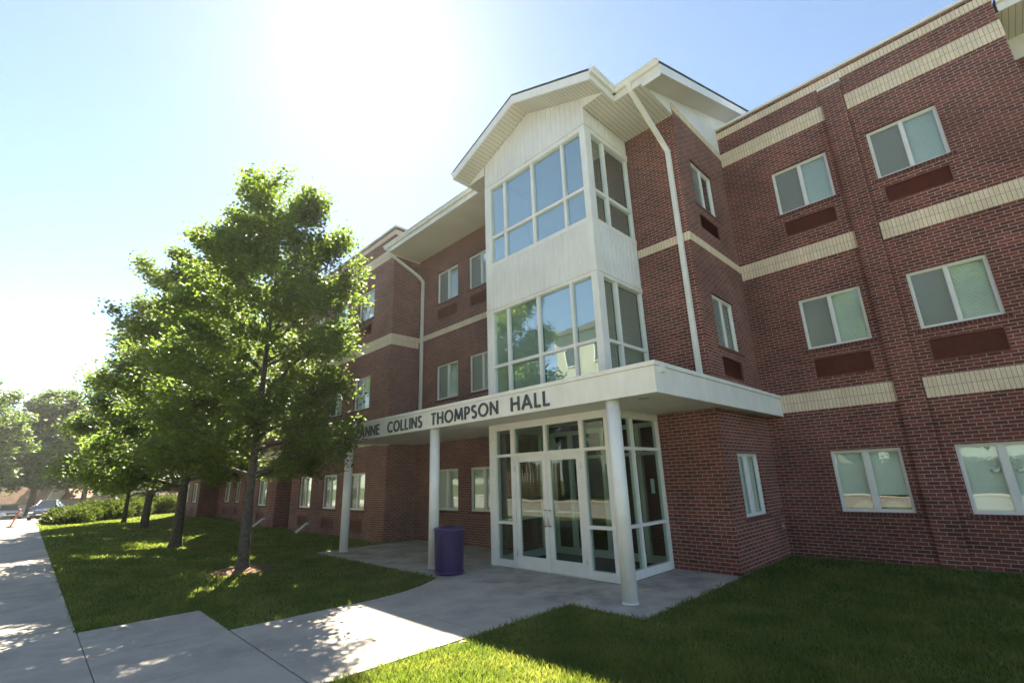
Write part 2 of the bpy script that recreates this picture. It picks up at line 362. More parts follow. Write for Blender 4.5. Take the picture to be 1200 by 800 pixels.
for k in range(28):
    p, q = ring[k], ring[(k+1) % 28]
    p2, q2 = [(MULCH[0]+(v[0]-MULCH[0])*.5, MULCH[1]+(v[1]-MULCH[1])*.5) for v in (p, q)]
    mm.face([(*p, -.012), (*q, -.012), (*q2, .045), (*p2, .045)], smooth=True); mm.face([(*p2, .045), (*q2, .045), (MULCH[0]+.1, MULCH[1], .07)], smooth=True)
mo = mm.build('mulch', 'mulch', merge=True); mo['kind'] = 'structure'

hz = MB().box(-265, 205, -205, 205, -1.4, 17.5).build('glare_veil', 'white'); hz['kind'] = 'stuff'  # thin scattering box added to imitate the veil of lens glare
hm = bpy.data.materials.new('glare_veil_volume'); hm.use_nodes = True; hm.node_tree.nodes.clear()
ho = N(hm.node_tree, 'ShaderNodeOutputMaterial'); hv = N(hm.node_tree, 'ShaderNodeVolumePrincipled')
hv.inputs['Color'].default_value = (.96, .97, 1, 1); hv.inputs['Density'].default_value = GLARE_DENSITY; hv.inputs['Anisotropy'].default_value = .45
hm.node_tree.links.new(hv.outputs[0], ho.inputs['Volume']); hz.data.materials.clear(); hz.data.materials.append(hm)

# ================================================================== RESIDENCE HALL
HALL = thing('residence_hall', 'three storey red brick residence hall with cream bands, glazed gabled bay and white entrance canopy', 'building')
def wall(axis, c, u0, u1, z0, z1, holes=(), out=-1, depth=.24, mat='brick', name='brick_wall', parent=None):
    """axis 'y': plane y=c spanning x u0..u1 ; axis 'x': plane x=c spanning y ; out = sign of the outward normal"""
    mb = MB()
    us = sorted({u0, u1, *[h[0] for h in holes], *[h[1] for h in holes]}); zs = sorted({z0, z1, *[h[2] for h in holes], *[h[3] for h in holes]})
    P = (lambda u, z, d=0: (u, c-out*d, z)) if axis == 'y' else (lambda u, z, d=0: (c-out*d, u, z))
    flip = (out > 0) if axis == 'y' else (out < 0)
    def q(pts): mb.face(pts[::-1] if flip else pts)
    for a, b in zip(us[:-1], us[1:]):
        for e, f in zip(zs[:-1], zs[1:]):
            if any(h[0] <= a and b <= h[1] and h[2] <= e and f <= h[3] for h in holes): continue
            q([P(a, e), P(b, e), P(b, f), P(a, f)])
    for h in holes:
        a, b, e, f = h[:4]
        q([P(a, e), P(b, e), P(b, e, depth), P(a, e, depth)][::-1]); q([P(a, f), P(b, f), P(b, f, depth), P(a, f, depth)])
        q([P(a, e), P(a, f), P(a, f, depth), P(a, e, depth)]); q([P(b, e), P(b, f), P(b, f, depth), P(b, e, depth)][::-1])
    return mb.build(name, mat, parent or HALL)
def band(x0, x1, y0, y1, z0, z1, name='cream_band'):
    mb = MB()
    # uv phase so that one or two soldier courses fill the band exactly
    i = len(mb.uv); mb.box(x0, x1, y0, y1, z0, z1); mb.uv = [(u, v-z0) for u, v in mb.uv]
    return mb.build(name, 'cream', HALL)

# ---- window units (local: x along the wall, -y outwards, z up, origin at lower left of the opening)
SLATS = {}
def blindmesh(w, h, drop, y, tilt=62, pitch=.026):
    mb = MB(); n = int(h*drop/pitch); s = .0145
    for k in range(n):
        zc = h-.02-pitch*(k+.5); dy, dz = math.cos(R(tilt))*s, math.sin(R(tilt))*s
        mb.face([(.03, y-dy, zc-dz), (w-.03, y-dy, zc-dz), (w-.03, y+dy, zc+dz), (.03, y+dy, zc+dz)])
    zb = h-.02-pitch*(n+.3); mb.box(.03, w-.03, y-.012, y+.012, zb-.012, zb+.012)
    return mb
PROTO = {}
def window(axis, c, u0, z0, w, h, mull=.055, drop=1.0, screen=True, out=-1, sill=True, split=.5):
    key = (round(w, 3), round(h, 3), mull, drop, screen, sill)
    if key not in PROTO:
        f = .045; y0, y1 = .055, .125
        mb = MB(); mb.box(0, w, y0, y1, 0, f); mb.box(0, w, y0, y1, h-f, h); mb.box(0, f, y0, y1, f, h-f); mb.box(w-f, w, y0, y1, f, h-f)
        cx = w*split; mb.box(cx-mull/2, cx+mull/2, y0-.004, y1-.01, f, h-f)
        # inner sash lips
        for a, b in ((f, cx-mull/2), (cx+mull/2, w-f)):
            t = .014
            mb.box(a, a+t, y0+.02, y1-.012, f, h-f); mb.box(b-t, b, y0+.02, y1-.012, f, h-f); mb.box(a+t, b-t, y0+.02, y1-.012, f, f+t); mb.box(a+t, b-t, y0+.02, y1-.012, h-f-t, h-f)
        fr = mb.build('window', 'frame')
        for a, b in ((f+.002, cx-mull/2-.002), (cx+mull/2+.002, w-f-.002)):
            MB().box(a, b, .092, .098, f+.002, h-f-.002).build('pane', 'glass', fr)
        if screen:
            sm_ = MB(); sm_.face([(f+.012, .079, f+.012), (cx-mull/2-.012, .079, f+.012), (cx-mull/2-.012, .079, h-f-.012), (f+.012, .079, h-f-.012)]); sm_.build('insect_screen', 'screen', fr)
        blindmesh(w, h, drop, .15).build('blind', 'blind', fr)
        if sill:
            MB().box(-.1, w+.1, -.012, .052, -.075, -.003).build('sill', 'rowlock', fr)
        PROTO[key] = fr; o = fr
    else: o = copy_tree(PROTO[key])
    o.parent = HALL
    o.location = (u0, c, z0) if axis == 'y' else (c, u0, z0)
    o.rotation_euler = (0, 0, 0) if axis == 'y' and out < 0 else (0, 0, PI/2)
    return o
def grille(axis, c, u0, u1, z0, z1, out=-1):
    mb = MB(); d0, d1 = .02, .05
    w = u1-u0; h = z1-z0
    mb.box(0, w, d1, d1+.02, 0, h)
    mb.box(0, w, .004, d1, h-.025, h); mb.box(0, w, .004, d1, 0, .02); mb.box(0, .02, .004, d1, .02, h-.025); mb.box(w-.02, w, .004, d1, .02, h-.025)
    n = int(h/.03)
    for k in range(1, n): 
        z = h*k/n; mb.face([(.02, .018, z-.012), (w-.02, .018, z-.012), (w-.02, d1, z+.008), (.02, d1, z+.008)])
    o = mb.build('vent_grille', 'grille', HALL)
    o.location = (u0, c, z0) if axis == 'y' else (c, u0, z0); o.rotation_euler = (0, 0, 0) if axis == 'y' else (0, 0, PI/2)
    return o
ZW = {1: (.918, 1.222), 2: (4.385, 1.2), 3: (7.83, 1.19)}      # sill height, opening height
ZG = {2: (3.715, 4.165), 3: (7.205, 7.60)}
TOP = 10.99
def facade(axis, c, u0, u1, wins, out=-1, z1=TOP, floors=(1, 2, 3), grilles=(2, 3), W=1.2, drops=None, mull1=.1, grille_u=None):
    holes = []
    for i, u in enumerate(wins):
        for fl in floors:
            z, h = ZW[fl]; holes.append((u, u+W, z, z+h))
            if fl in grilles: 
                gz = ZG.get(fl, (.2, .62)); holes.append((u+.05, u+W-.07, gz[0], gz[1]))
    wall(axis, c, u0, u1, -.1, z1, holes, out)
    for i, u in enumerate(wins):
        for fl in floors:
            z, h = ZW[fl]
            dr = (drops or {}).get((i, fl), 1.0)
            window(axis, c, u, z, W, h, mull1 if fl == 1 else .055, dr, fl != 1 or mull1 < .07, out)
            if fl in grilles:
                gz = ZG.get(fl, (.2, .62)); grille(axis, c, u+.05, u+W-.07, gz[0], gz[1], out)

ORN = [(4.837, 1.70), (5.143, 1.70)]
YW = 4.6; YB = 1.765; YL = .65; XC = 1.27
B1, B2, B3, B4 = (3.03, 3.436), (6.431, 6.837), (9.80, 10.206), (10.70, 10.903)
# wing on the right
facade('y', YW, XC, 6.81, (2.39, 4.385), drops={(0, 1): .72})
facade('y', 5.75, 6.81, 16, (8.2, 10.9), z1=9.9)
wall('x', 6.81, YW, 5.75, -.1, TOP, (), 1)
# entrance block and recess
facade('x', XC, YB, YW, (2.445,), 1, z1=10.2, grilles=(2, 3))
wall('y', YB, 0, XC, -.1, 10.2)
facade('y', YB, -9.15, -3.395, (-8.02, -6.25), z1=9.89, grilles=(3,))
# left block
facade('y', YL, -17.1, -9.15, (-11.73, -13.9, -16.2), grilles=(1, 2, 3), mull1=.055)
wall('x', -9.15, YL, YB, -.1, TOP, (), 1)
# further left
facade('y', YB, -18.9, -17.1, (), z1=10.2); 
facade('y', YL, -24.4, -18.9, (-21.4, -23.6), grilles=(1, 2, 3), mull1=.055); wall('x', -18.9, YL, YB, -.1, TOP, (), 1)
facade('y', YB, -33.1, -24.4, (-26.8, -29.2, -31.6), z1=9.9, grilles=(1, 2, 3), mull1=.055)
wall('x', -24.4, YL, YB, -.1, TOP, (), -1)
facade('y', YL, -38.6, -33.1, (-35.0, -37.4), grilles=(1, 2, 3), mull1=.055); wall('x', -33.1, YL, YB, -.1, TOP, (), 1)
wall('x', -17.1, YL, YB, -.1, TOP, (), -1)
wall('x', -38.6, YL, 17, -.1, TOP, (), -1); wall('y', 17, -38.6, 16, -.1, TOP, (), 1); wall('x', 16, 5.75, 17, -.1, TOP, (), 1)
# pilaster with its cap on the wing, and the control joint beside it
MB().box(3.76, 4.18, YW-.085, YW, -.1, 10.56).build('pilaster', 'brick', HALL)
MB().box(3.735, 4.205, YW-.115, YW, 10.56, 10.62).build('pilaster_cap', 'white', HALL)
# cream bands (two soldier courses on wings, one on block and recess)
P = .012
for z0, z1 in (B1, B2, B3):
    band(XC+(.37 if z0 == B1[0] else P), 3.745, YW-P, YW+.02, z0, z1); band(4.195, 6.81+P, YW-P, YW+.02, z0, z1)
    band(6.79, 6.81+P, YW+.02, 5.75, z0, z1)
    for a, b in ((-17.1-P, -9.15+P), (-24.4-P, -18.9+P), (-38.6-P, -33.1+P)):
        band(a, b, YL-P, YL+.02, z0, z1)
    if z0 != B1[0]: band(-9.15, -9.15+P, YL+.02, YB, z0, z1)
    band(-18.9, -18.9+P, YL+.02, YB, z0, z1); band(-33.1, -33.1+P, YL+.02, YB, z0, z1)
band(XC, 6.81+P, YW-P, YW+.02, *B4); band(6.79, 6.81+P, YW+.02, 5.75, *B4)
for a, b in ((-17.1-P, -9.15+P), (-24.4-P, -18.9+P), (-38.6-P, -33.1+P)): band(a, b, YL-P, YL+.02, *B4)
band(-9.15, -9.15+P, YL+.02, YB+1.2, *B4)
band(0, XC+P, YB-P, YB+.02, 6.634, 6.837); band(XC-.02, XC+P, YB+.02, YW-P, 6.634, 6.837)
band(-9.15, -3.395, YB-P, YB+.02, 6.634, 6.837)
band(XC-.02, XC+.03, YB-P, YW-P, 10.0, 10.206); band(XC-.14, XC-.02, YB-.03, YB, 10.0, 10.206)
# parapet copings
def coping(x0, x1, y0, y1): return MB().box(x0, x1, y0, y1, TOP, 11.06).build('coping', 'white', HALL, bevel=.006)
coping(XC+.02, 6.85, YW-.05, YW+.3); coping(-17.15, -9.11, YL-.05, YL+.3); coping(-24.45, -18.85, YL-.05, YL+.3); coping(-38.65, -33.05, YL-.05, YL+.3)
coping(-9.41, -9.11, YL+.3, 8); coping(6.55, 6.85, YW+.3, 9)
wall('x', -9.15, YB, 8, 9.8, TOP, (), 1); wall('x', 6.81, 5.75, 9, 9.8, TOP, (), 1)
# flat roofs and floor slabs behind the parapets
fr = MB(); fr.box(XC+.1, 6.7, YW+.1, 16.9, 10.4, 10.6); fr.box(-17, -9.25, YL+.1, 16.9, 10.4, 10.6); fr.box(-38.5, -17, YB+.1, 16.9, 9.7, 9.9); fr.box(-24.3, -19, YL+.1, 1.95, 10.4, 10.6); fr.box(-38.5, -33.2, YL+.1, 1.95, 10.4, 10.6)
fr.build('flat_roof', 'dark', HALL)
# interior: floors and partitions a little behind the windows
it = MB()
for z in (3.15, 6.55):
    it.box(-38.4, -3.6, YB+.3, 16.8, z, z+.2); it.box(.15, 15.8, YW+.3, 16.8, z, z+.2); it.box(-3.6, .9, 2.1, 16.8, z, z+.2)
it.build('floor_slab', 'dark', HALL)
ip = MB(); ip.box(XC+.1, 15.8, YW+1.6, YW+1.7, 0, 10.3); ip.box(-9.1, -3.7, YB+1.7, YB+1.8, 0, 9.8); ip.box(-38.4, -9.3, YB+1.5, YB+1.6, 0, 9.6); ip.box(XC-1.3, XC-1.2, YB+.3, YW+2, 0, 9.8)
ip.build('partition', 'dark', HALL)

# ---- glazed bay, X -3.395..0, Y 0..1.765
XL = -3.395
def vsiding(name, poly_fn, u0, u1, axis, c, out, z0):
    """vertical board siding with raised ribs; poly_fn(u) gives the top height"""
    mb = MB(); 
    def q(u, v, z, w_, d): # strip from u to v
        za, zb = poly_fn(u), poly_fn(v)
        if axis == 'y':
            y0, y1 = c, c-d; f = lambda U, Y, Z: (U, Y, Z)
            mb.face([f(u, y1, z0), f(v, y1, z0), f(v, y1, zb), f(u, y1, za)])
            if d > .001: mb.face([f(u, y1, z0), f(u, y1, za), f(u, y0, za), f(u, y0, z0)]); mb.face([f(v, y0, z0), f(v, y0, zb), f(v, y1, zb), f(v, y1, z0)])
        else:
            x0, x1 = c, c+d
            mb.face([(x1, u, z0), (x1, v, z0), (x1, v, zb), (x1, u, za)])
            if d > .001: mb.face([(x0, u, z0), (x0, u, za), (x1, u, za), (x1, u, z0)]); mb.face([(x1, v, z0), (x1, v, zb), (x0, v, zb), (x0, v, z0)])
    n = max(2, int(round((u1-u0)/.148))); 
    brk = {u0, u1}
    if axis == 'y' and u0 < -1.72 < u1: brk.add(-1.72)
    brk = sorted(brk)
    for a, b in zip(brk[:-1], brk[1:]): q(a, b, 0, 0, 0)
    for k in range(n):
        u = u0+(u1-u0)*(k+.5)/n; q(u-.014, u+.014, 0, 0, .016)
    return mb.build(name, 'siding', HALL)
AP = (-1.72, 11.11)
def gtop(x): return 11.11-(x-AP[0])*(.96/2.32) if x > AP[0] else 11.11+(x-AP[0])*(.96/2.41)
vsiding('bay_siding', lambda u: 6.99, XL+.22, -.16, 'y', .012, -1, 5.84)
vsiding('bay_siding', lambda u: 6.99, .24, YB, 'x', -.012, 1, 5.84)
vsiding('bay_siding', lambda u: gtop(u)-.27, XL, 0, 'y', .012, -1, 9.42)
vsiding('bay_siding', lambda u: 9.9, .02, YB, 'x', -.012, 1, 9.42)
cp = MB(); cp.box(-.155, 0, 0, .235, 3.44, 9.42); cp.build('corner_post', 'white', HALL, bevel=.008)
cp = MB(); cp.box(-.07, .004, -.004, .07, 9.425, 9.93); cp.build('corner_board', 'white', HALL)
MB().box(XL, -3.175, 0, .2, 3.44, 9.42).build('corner_post', 'white', HALL, bevel=.008)
wall('x', XL, .2, YB, 3.44, 9.9, (), -1, mat='siding', name='bay_side_wall')
def bayfloor(zs, zb, zt, zh, zm, head):
    """zs..zb sill trim, zb..zt glass, zt..zh head trim, zm transom"""
    F = MB(); d0, d1 = .02, .11; xs = (-3.175, -.155)
    F.box(xs[0], xs[1], .0, .12, zs, zb); F.box(xs[0], xs[1], .0, .12, zt, zh)
    for a, b in ((-2.695, -2.63), (-1.712, -1.642), (-.742, -.685)): F.box(a, b, d0, d1, zb, zt)
    cuts = [(-3.175, -2.695), (-2.63, -1.712), (-1.642, -.742), (-.685, -.155)]
    for a, b in cuts: F.box(a, b, d0+.003, d1-.003, zm-.033, zm+.033)
    F.box(-.12, 0, .235, YB, zs, zb); F.box(-.12, 0, .235, YB, zt, zh); F.box(-.11, -.02, .70, .765, zb, zt); F.box(-.11, -.02, 1.70, YB, zb, zt)
    sc = [(.235, .70), (.765, 1.70)]
    for a, b in sc: F.box(-.107, -.023, a, b, zm-.033, zm+.033)
    fo = F.build('bay_window', 'white', HALL)
    for a, b in cuts:
        for e, f in ((zb, zm-.033), (zm+.033, zt)): MB().box(a+.002, b-.002, .068, .075, e+.002, f-.002).build('pane', 'glass_bay', fo)
    for a, b in sc:
        for e, f in ((zb, zm-.033), (zm+.033, zt)): MB().box(-.075, -.068, a+.002, b-.002, e+.002, f-.002).build('pane', 'glass_bay', fo)
    for a, b in cuts:
        bb = blindmesh(b-a+.03, zt-zb, 1.0, .135).build('blind', 'blind', fo); bb.location = (a-.015, 0, zb)
    for a, b in sc:
        bb = blindmesh(b-a+.03, zt-zb, 1.0, .135).build('blind', 'blind', fo); bb.location = (0, a-.015, zb); bb.rotation_euler = (0, 0, PI/2)
    return fo
bayfloor(3.44, 3.62, 5.765, 5.84, 4.395, 1)
bayfloor(6.99, 7.105, 9.30, 9.42, 7.85, 1)
# drip lines over the heads
for z in (5.84, 9.42): MB().prism([(XL, -.02), (.02, -.02), (.02, YB), (0.001, YB), (0.001, -.001), (XL, -.001)], 'z', z, z+.02).build('drip_cap', 'white', HALL)
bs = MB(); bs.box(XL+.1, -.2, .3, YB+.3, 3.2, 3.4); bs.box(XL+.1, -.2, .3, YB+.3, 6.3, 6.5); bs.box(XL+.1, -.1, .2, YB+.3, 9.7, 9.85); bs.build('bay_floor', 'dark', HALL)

# ---- storefront entrance under the canopy
F = MB(); d0, d1 = 0, .11; H0, H1 = 2.855, 2.998
F.box(XL, -3.17, 0, .14, 0, H1); F.box(-3.17, -.16, d0, d1, H0, H1); F.box(-.16, 0, 0, .2, 0, H1)
for a, b in ((-2.69, -2.575), (-.76, -.665)): F.box(a, b, d0, d1, 0, H0)
F.box(-1.70, -1.625, d0, d1, 2.325, H0)
for a, b in ((-3.17, -2.69), (-.665, -.16)): F.box(a, b, d0+.003, d1, 2.262, 2.322); F.box(a, b, d0+.003, d1, .852, .912); F.box(a, b, d0+.003, d1, 0, .145)
F.box(-2.575, -.76, d0+.003, d1, 2.25, 2.322)
# right side
F.box(-.11, 0, .2, YB, H0, H1); F.box(-.11, 0, .70, .765, 0, H0); F.box(-.11, 0, 1.695, YB, 0, H0)
for a, b in ((.2, .70), (.765, 1.695)): F.box(-.107, -.003, a, b, 2.25, 2.31); F.box(-.107, -.003, a, b, .855, .912); F.box(-.107, -.003, a, b, 0, .15)
# left side
F.box(XL, XL+.11, .14, YB, H0, H1); F.box(XL, XL+.11, .8, .87, 0, H0); F.box(XL, XL+.11, 1.695, YB, 0, H0); F.box(XL+.003, XL+.107, .14, .8, .855, .912); F.box(XL+.003, XL+.107, .87, 1.695, .855, .912); F.box(XL+.003, XL+.107, .14, .8, 0, .15); F.box(XL+.003, XL+.107, .87, 1.695, 0, .15)
SF = F.build('storefront', 'frame', HALL)
for a, b in ((-3.17, -2.69), (-.665, -.16)):
    for e, f in ((.145, .852), (.912, 2.262), (2.322, 2.855)): MB().box(a+.002, b-.002, .05, .058, e+.002, f-.002).build('pane', 'glass_door', SF)
for a, b in ((-2.575, -1.70), (-1.625, -.76)): MB().box(a+.002, b-.002, .05, .058, 2.324, 2.853).build('pane', 'glass_door', SF)
for X in (-.058, XL+.05):
    for a, b in ((.2, .70), (.765, 1.695)) if X > -1 else ((.14, .8), (.87, 1.695)):
        for e, f in ((.15, .855), (.912, 2.25), (2.31, 2.855)): 
            if X < -1 and f > 2.2 and e < 1: f = 2.855
            elif X < -1 and e > 2: continue
            MB().box(X, X+.008, a+.002, b-.002, e+.002, f-.002).build('pane', 'glass_door', SF)
def door(x0, x1, hinge):
    D = MB(); y0, y1 = .012, .062; st = .115
    D.box(x0, x0+st, y0, y1, .012, 2.246); D.box(x1-st, x1, y0, y1, .012, 2.246); D.box(x0+st, x1-st, y0, y1, .012, .25); D.box(x0+st, x1-st, y0, y1, 2.128, 2.246)
    d = D.build('door', 'frame', HALL, bevel=.004)
    MB().box(x0+st+.002, x1-st-.002, .033, .041, .252, 2.126).build('pane', 'glass_door', d)
    MB().box(x0+st, x1-st, .07, .10, 1.115, 1.145).build('push_bar', 'steel', d)
    s = 1 if hinge == 'l' else -1; hx = (x1-.055) if s > 0 else (x0+.055)
    MB().tube([(hx, .012, 1.16), (hx, -.05, 1.16), (hx, -.06, 1.14), (hx, -.06, .88), (hx, -.05, .86), (hx, .012, .86)], .0125, 8).build('handle', 'steel', d)
    hg = MB(); xx = x0-.004 if s > 0 else x1+.004
    for z in (.3, 2.0): hg.tube([(xx, .004, z-.06), (xx, .004, z+.06)], .011, 8)
    hg.build('hinge', 'steel', d)
door(-2.57, -1.668, 'l'); door(-1.66, -.765, 'r')
MB().box(-2.575, -.76, -.06, .1, .0, .011).build('threshold', 'steel', HALL)
MB().box(-.066, -.062, 1.32, 1.46, 1.42, 1.70).build('notice', 'paper', HALL)
# vestibule and lobby
lb = MB(); lb.box(-3.38, -.02, .13, 7, -.02, .003); lb.build('lobby_floor', 'mat', HALL)
lb = MB(); lb.box(-5, 1.1, 6.9, 7, 0, 3.0); lb.box(-5, -4.9, 2, 6.9, 0, 3); lb.box(1.0, 1.1, 2.0, 6.9, 0, 3); lb.box(-4.9, -3.3, 2.0, 2.1, 0, 3); lb.box(-.1, 1.0, 2.0, 2.1, 0, 3); lb.box(-5, 1.1, 2.1, 7, 3.0, 3.1); lb.build('lobby_wall', 'lobby', HALL)
lf = MB(); y = 2.05
for a, b in ((-3.3, -3.2), (-2.72, -2.62), (-1.72, -1.62), (-.76, -.66), (-.2, -.1)): lf.box(a, b, y, y+.1, 0, 2.9)
lf.box(-3.3, -.1, y+.002, y+.098, 2.2, 2.27); lf.box(-3.3, -.1, y+.002, y+.098, 0, .15); lf.box(-3.3, -.1, y+.002, y+.098, 2.8, 2.9)
lf.build('inner_door_frame', 'frame', HALL)

# ---- canopy
XE, YF = 1.636, -1.165
cn = MB(); poly = [(-9.05, YF), (XE, YF), (XE, YW-P), (XC, YW-P), (XC, YB), (-9.05, YB)]
MB().prism([(-9.03, YF+.02), (XE-.02, YF+.02), (XE-.02, YW-.02), (XC+.002, YW-.02), (XC+.002, YB-.002), (XL+.0, YB-.002), (-9.03, YB-.002)], 'z', 3.0, 3.33).build('canopy', 'soffitplain', HALL)
CAN = MB(); CAN.box(-9.05, XE, YF, YF+.05, 2.956, 3.362); CAN.box(XE-.05, XE, YF+.05, YW-P, 2.956, 3.362); CAN.box(-9.05, -9.0, YF+.05, YL, 2.956, 3.362)
CAN.build('canopy_fascia', 'white', HALL)
CC = MB(); CC.box(-9.07, XE+.02, YF-.02, YF+.2, 3.366, 3.438); CC.box(XE-.18, XE+.02, YF+.2, YW-P, 3.366, 3.438); CC.box(-9.07, -8.9, YF+.2, YL, 3.366, 3.438); CC.build('canopy_coping', 'white', HALL, bevel=.006)
MB().box(-8.9, XE-.18, YF+.2, YB-.002, 3.335, 3.40).build('canopy_roof', 'dark', HALL)
for (x, y) in ((1.05, -.55), (-1.75, -.75), (-5.9, -.5)):
    MB().tube([(x, y, 2.992), (x, y, 3.002)], .085, 20).build('recessed_light', 'steel', HALL)
jb = MB().box(XE+.0, XE+.05, -1.02, -.9, 3.27, 3.36).build('junction_box', 'white', HALL, bevel=.006)
for X in (.742, -4.157, -8.42):
    c = MB().tube([(X, -1.0, 0.0), (X, -1.0, 2.998)], .114, 40); c.build('column', 'column', HALL)
    MB().tube([(X, -1.0, 0), (X, -1.0, .02)], .124, 40).build('column_base', 'column', HALL)
# letters
GL = {'J': (.5, [[(.42, 1), (.42, .25), (.36, .08), (.22, .02), (.08, .08), (.04, .2)]]), 'E': (.5, [[(.06, 0), (.06, 1)], [(.06, .94), (.48, .94)], [(.06, .52), (.46, .52)], [(.06, .06), (.48, .06)]]),
 'A': (.82, [[(.04, 0), (.41, .98)], [(.78, 0), (.41, .98)], [(.18, .33), (.64, .33)]]), 'N': (.74, [[(.06, 0), (.06, 1)], [(.06, .95), (.68, .05)], [(.68, 0), (.68, 1)]]),
 'L': (.46, [[(.06, 0), (.06, 1)], [(.06, .06), (.45, .06)]]), 'I': (.14, [[(.07, 0), (.07, 1)]]), 'T': (.54, [[(.27, 0), (.27, 1)], [(.02, .94), (.52, .94)]]),
 'H': (.7, [[(.06, 0), (.06, 1)], [(.64, 0), (.64, 1)], [(.06, .52), (.64, .52)]]), 'M': (.9, [[(.04, 0), (.14, 1)], [(.14, .96), (.45, .12)], [(.45, .12), (.76, .96)], [(.86, 0), (.76, 1)]])}
arc = lambda cx, cy, rx, ry, a0, a1, n=18: [(cx+rx*math.cos(R(a0+(a1-a0)*k/n)), cy+ry*math.sin(R(a0+(a1-a0)*k/n))) for k in range(n+1)]
GL['O'] = (.96, [arc(.48, .5, .42, .45, 0, 360, 30)]); GL['C'] = (.8, [arc(.5, .5, .43, .45, 48, 312, 24)])
GL['P'] = (.54, [[(.06, 0), (.06, 1)], [(.06, .94), (.25, .94)]+arc(.25, .69, .23, .25, 90, -90, 12)+[(.06, .44)]])
GL['S'] = (.52, [arc(.26, .74, .19, .21, 35, 270, 14)+arc(.26, .26, .21, .23, 90, -145, 14)[0:]])
def word(txt, x0, x1, z0, h, y):
    gap = .2; W = sum(GL[c][0] for c in txt)+gap*(len(txt)-1); s = (x1-x0)/W; t = .058; x = x0
    sx = s
    for c in txt:
        mb = MB()
        for st in GL[c][1]:
            pts = [(x+p[0]*sx, z0+p[1]*h) for p in st]
            closed = c == 'O'; n = len(pts); L = []; Rr = []
            for i in range(n):
                if closed: a, b = pts[(i-1) % (n-1)], pts[(i+1) % (n-1)]
                else: a, b = pts[max(i-1, 0)], pts[min(i+1, n-1)]
                dx, dz = b[0]-a[0], b[1]-a[1]; l = math.hypot(dx, dz) or 1; nx, nz = -dz/l*t/2*.82, dx/l*t/2*.82
                L.append((pts[i][0]+nx, pts[i][1]+nz)); Rr.append((pts[i][0]-nx, pts[i][1]-nz))
            d = .022
            for i in range(n-1):
                q = [Rr[i], Rr[i+1], L[i+1], L[i]]
                mb.face([(p[0], y-d, p[1]) for p in q])
                mb.face([(Rr[i][0], y, Rr[i][1]), (Rr[i+1][0], y, Rr[i+1][1]), (Rr[i+1][0], y-d, Rr[i+1][1]), (Rr[i][0], y-d, Rr[i][1])])
                mb.face([(L[i+1][0], y, L[i+1][1]), (L[i][0], y, L[i][1]), (L[i][0], y-d, L[i][1]), (L[i+1][0], y-d, L[i+1][1])])
            if not closed:
                for i in (0, n-1): mb.face([(L[i][0], y, L[i][1]), (Rr[i][0], y, Rr[i][1]), (Rr[i][0], y-d, Rr[i][1]), (L[i][0], y-d, L[i][1])])
        x += (GL[c][0]+gap)*sx; mb.build('sign_letter', 'letter', HALL)
for t, a, b in (('JEANNE', -7.92, -6.42), ('COLLINS', -6.0, -4.45), ('THOMPSON', -4.06, -1.8), ('HALL', -1.43, -.45)): word(t, a, b, 3.025, .268, YF-.003)

# ---- roofs of the entrance block
S = .4; ZE = 10.09; YE = .36
def zr(y): return ZE+(y-YE)*S
ridge = 9.2
rp = [(YE, ZE), (ridge, zr(ridge)), (17.6, zr(ridge)-(17.6-ridge)*S), (17.6, zr(ridge)-(17.6-ridge)*S-.1), (ridge, zr(ridge)-.1), (YE, ZE-.06)]
MB().prism(rp, 'x', -9.14, 1.76).build('roof', 'shingle', HALL)
def gutter(pts_xy, z, name='gutter'):
    (x0, y0), (x1, y1) = pts_xy; mb = MB(); dx, dy = x1-x0, y1-y0; l = math.hypot(dx, dy); ux, uy = dx/l, dy/l; nx, ny = uy, -ux   # outward normal to the right of travel
    prof = [(0, 0), (.07, 0), (.085, .05), (.12, .085), (.12, .125), (.108, .125), (.108, .115), (.0, .115)]
    A = [(x0+nx*p, y0+ny*p, z+q) for p, q in prof]; B = [(x1+nx*p, y1+ny*p, z+q) for p, q in prof]; n = len(prof)
    for i in range(n): j = (i+1) % n; mb.face([A[i], A[j], B[j], B[i]][::-1])
    mb.face(A); mb.face(B[::-1]); return mb.build(name, 'white', HALL)
# main eave : fascia, gutter, soffit
for a, b in ((-9.14, -4.05), (.56, 1.72)):
    MB().box(a, b, .40, .43, 9.875, 10.07).build('fascia', 'white', HALL)
gutter(((-9.38, .40), (-4.12, .40)), 10.03); gutter(((.60, .40), (1.74, .40)), 10.03)
def soff(x0, x1, y0, y1, z, swap=True, name='soffit', mat='soffit'):
    mb = MB(); mb.box(x0, x1, y0, y1, z, z+.02)
    if swap: mb.uv = [(v, u) for u, v in mb.uv]
    return mb.build(name, mat, HALL)
soff(.012, XC+.02, .43, YB, 9.87); soff(-9.14, XL-.003, .43, YB, 9.87, mat='soffitplain')
soff(.012, .57, .004, .43, 9.868); soff(-4.09, XL-.003, .004, .43, 9.868)
# boxed eave end and gable-end siding above the return wall
MB().prism([(.43, 9.872), (YB-.002, 9.872), (YB-.002, zr(YB)-.28), (.43, zr(.43)-.1)], 'x', XC-.012, XC+.012).build('eave_end', 'siding', HALL)
MB().prism([(YB-.002, 10.207), (YW+3, 10.207), (YW+3, zr(YW+3)-.28), (YB-.002, zr(YB)-.28)], 'x', XC-.012, XC+.012).build('gable_siding', 'siding', HALL)
MB().prism([(.43, zr(.43)-.3), (9.2, zr(9.2)-.3), (9.2, zr(9.2)-.28), (.43, zr(.43)-.28)], 'x', XC+.013, 1.725).build('rake_soffit', 'soffitplain', HALL)
MB().prism([(.36, ZE-.07), (9.2, zr(9.2)-.07), (9.2, zr(9.2)-.31), (.36, ZE-.31)], 'x', 1.725, 1.755).build('rake_fascia', 'white', HALL)
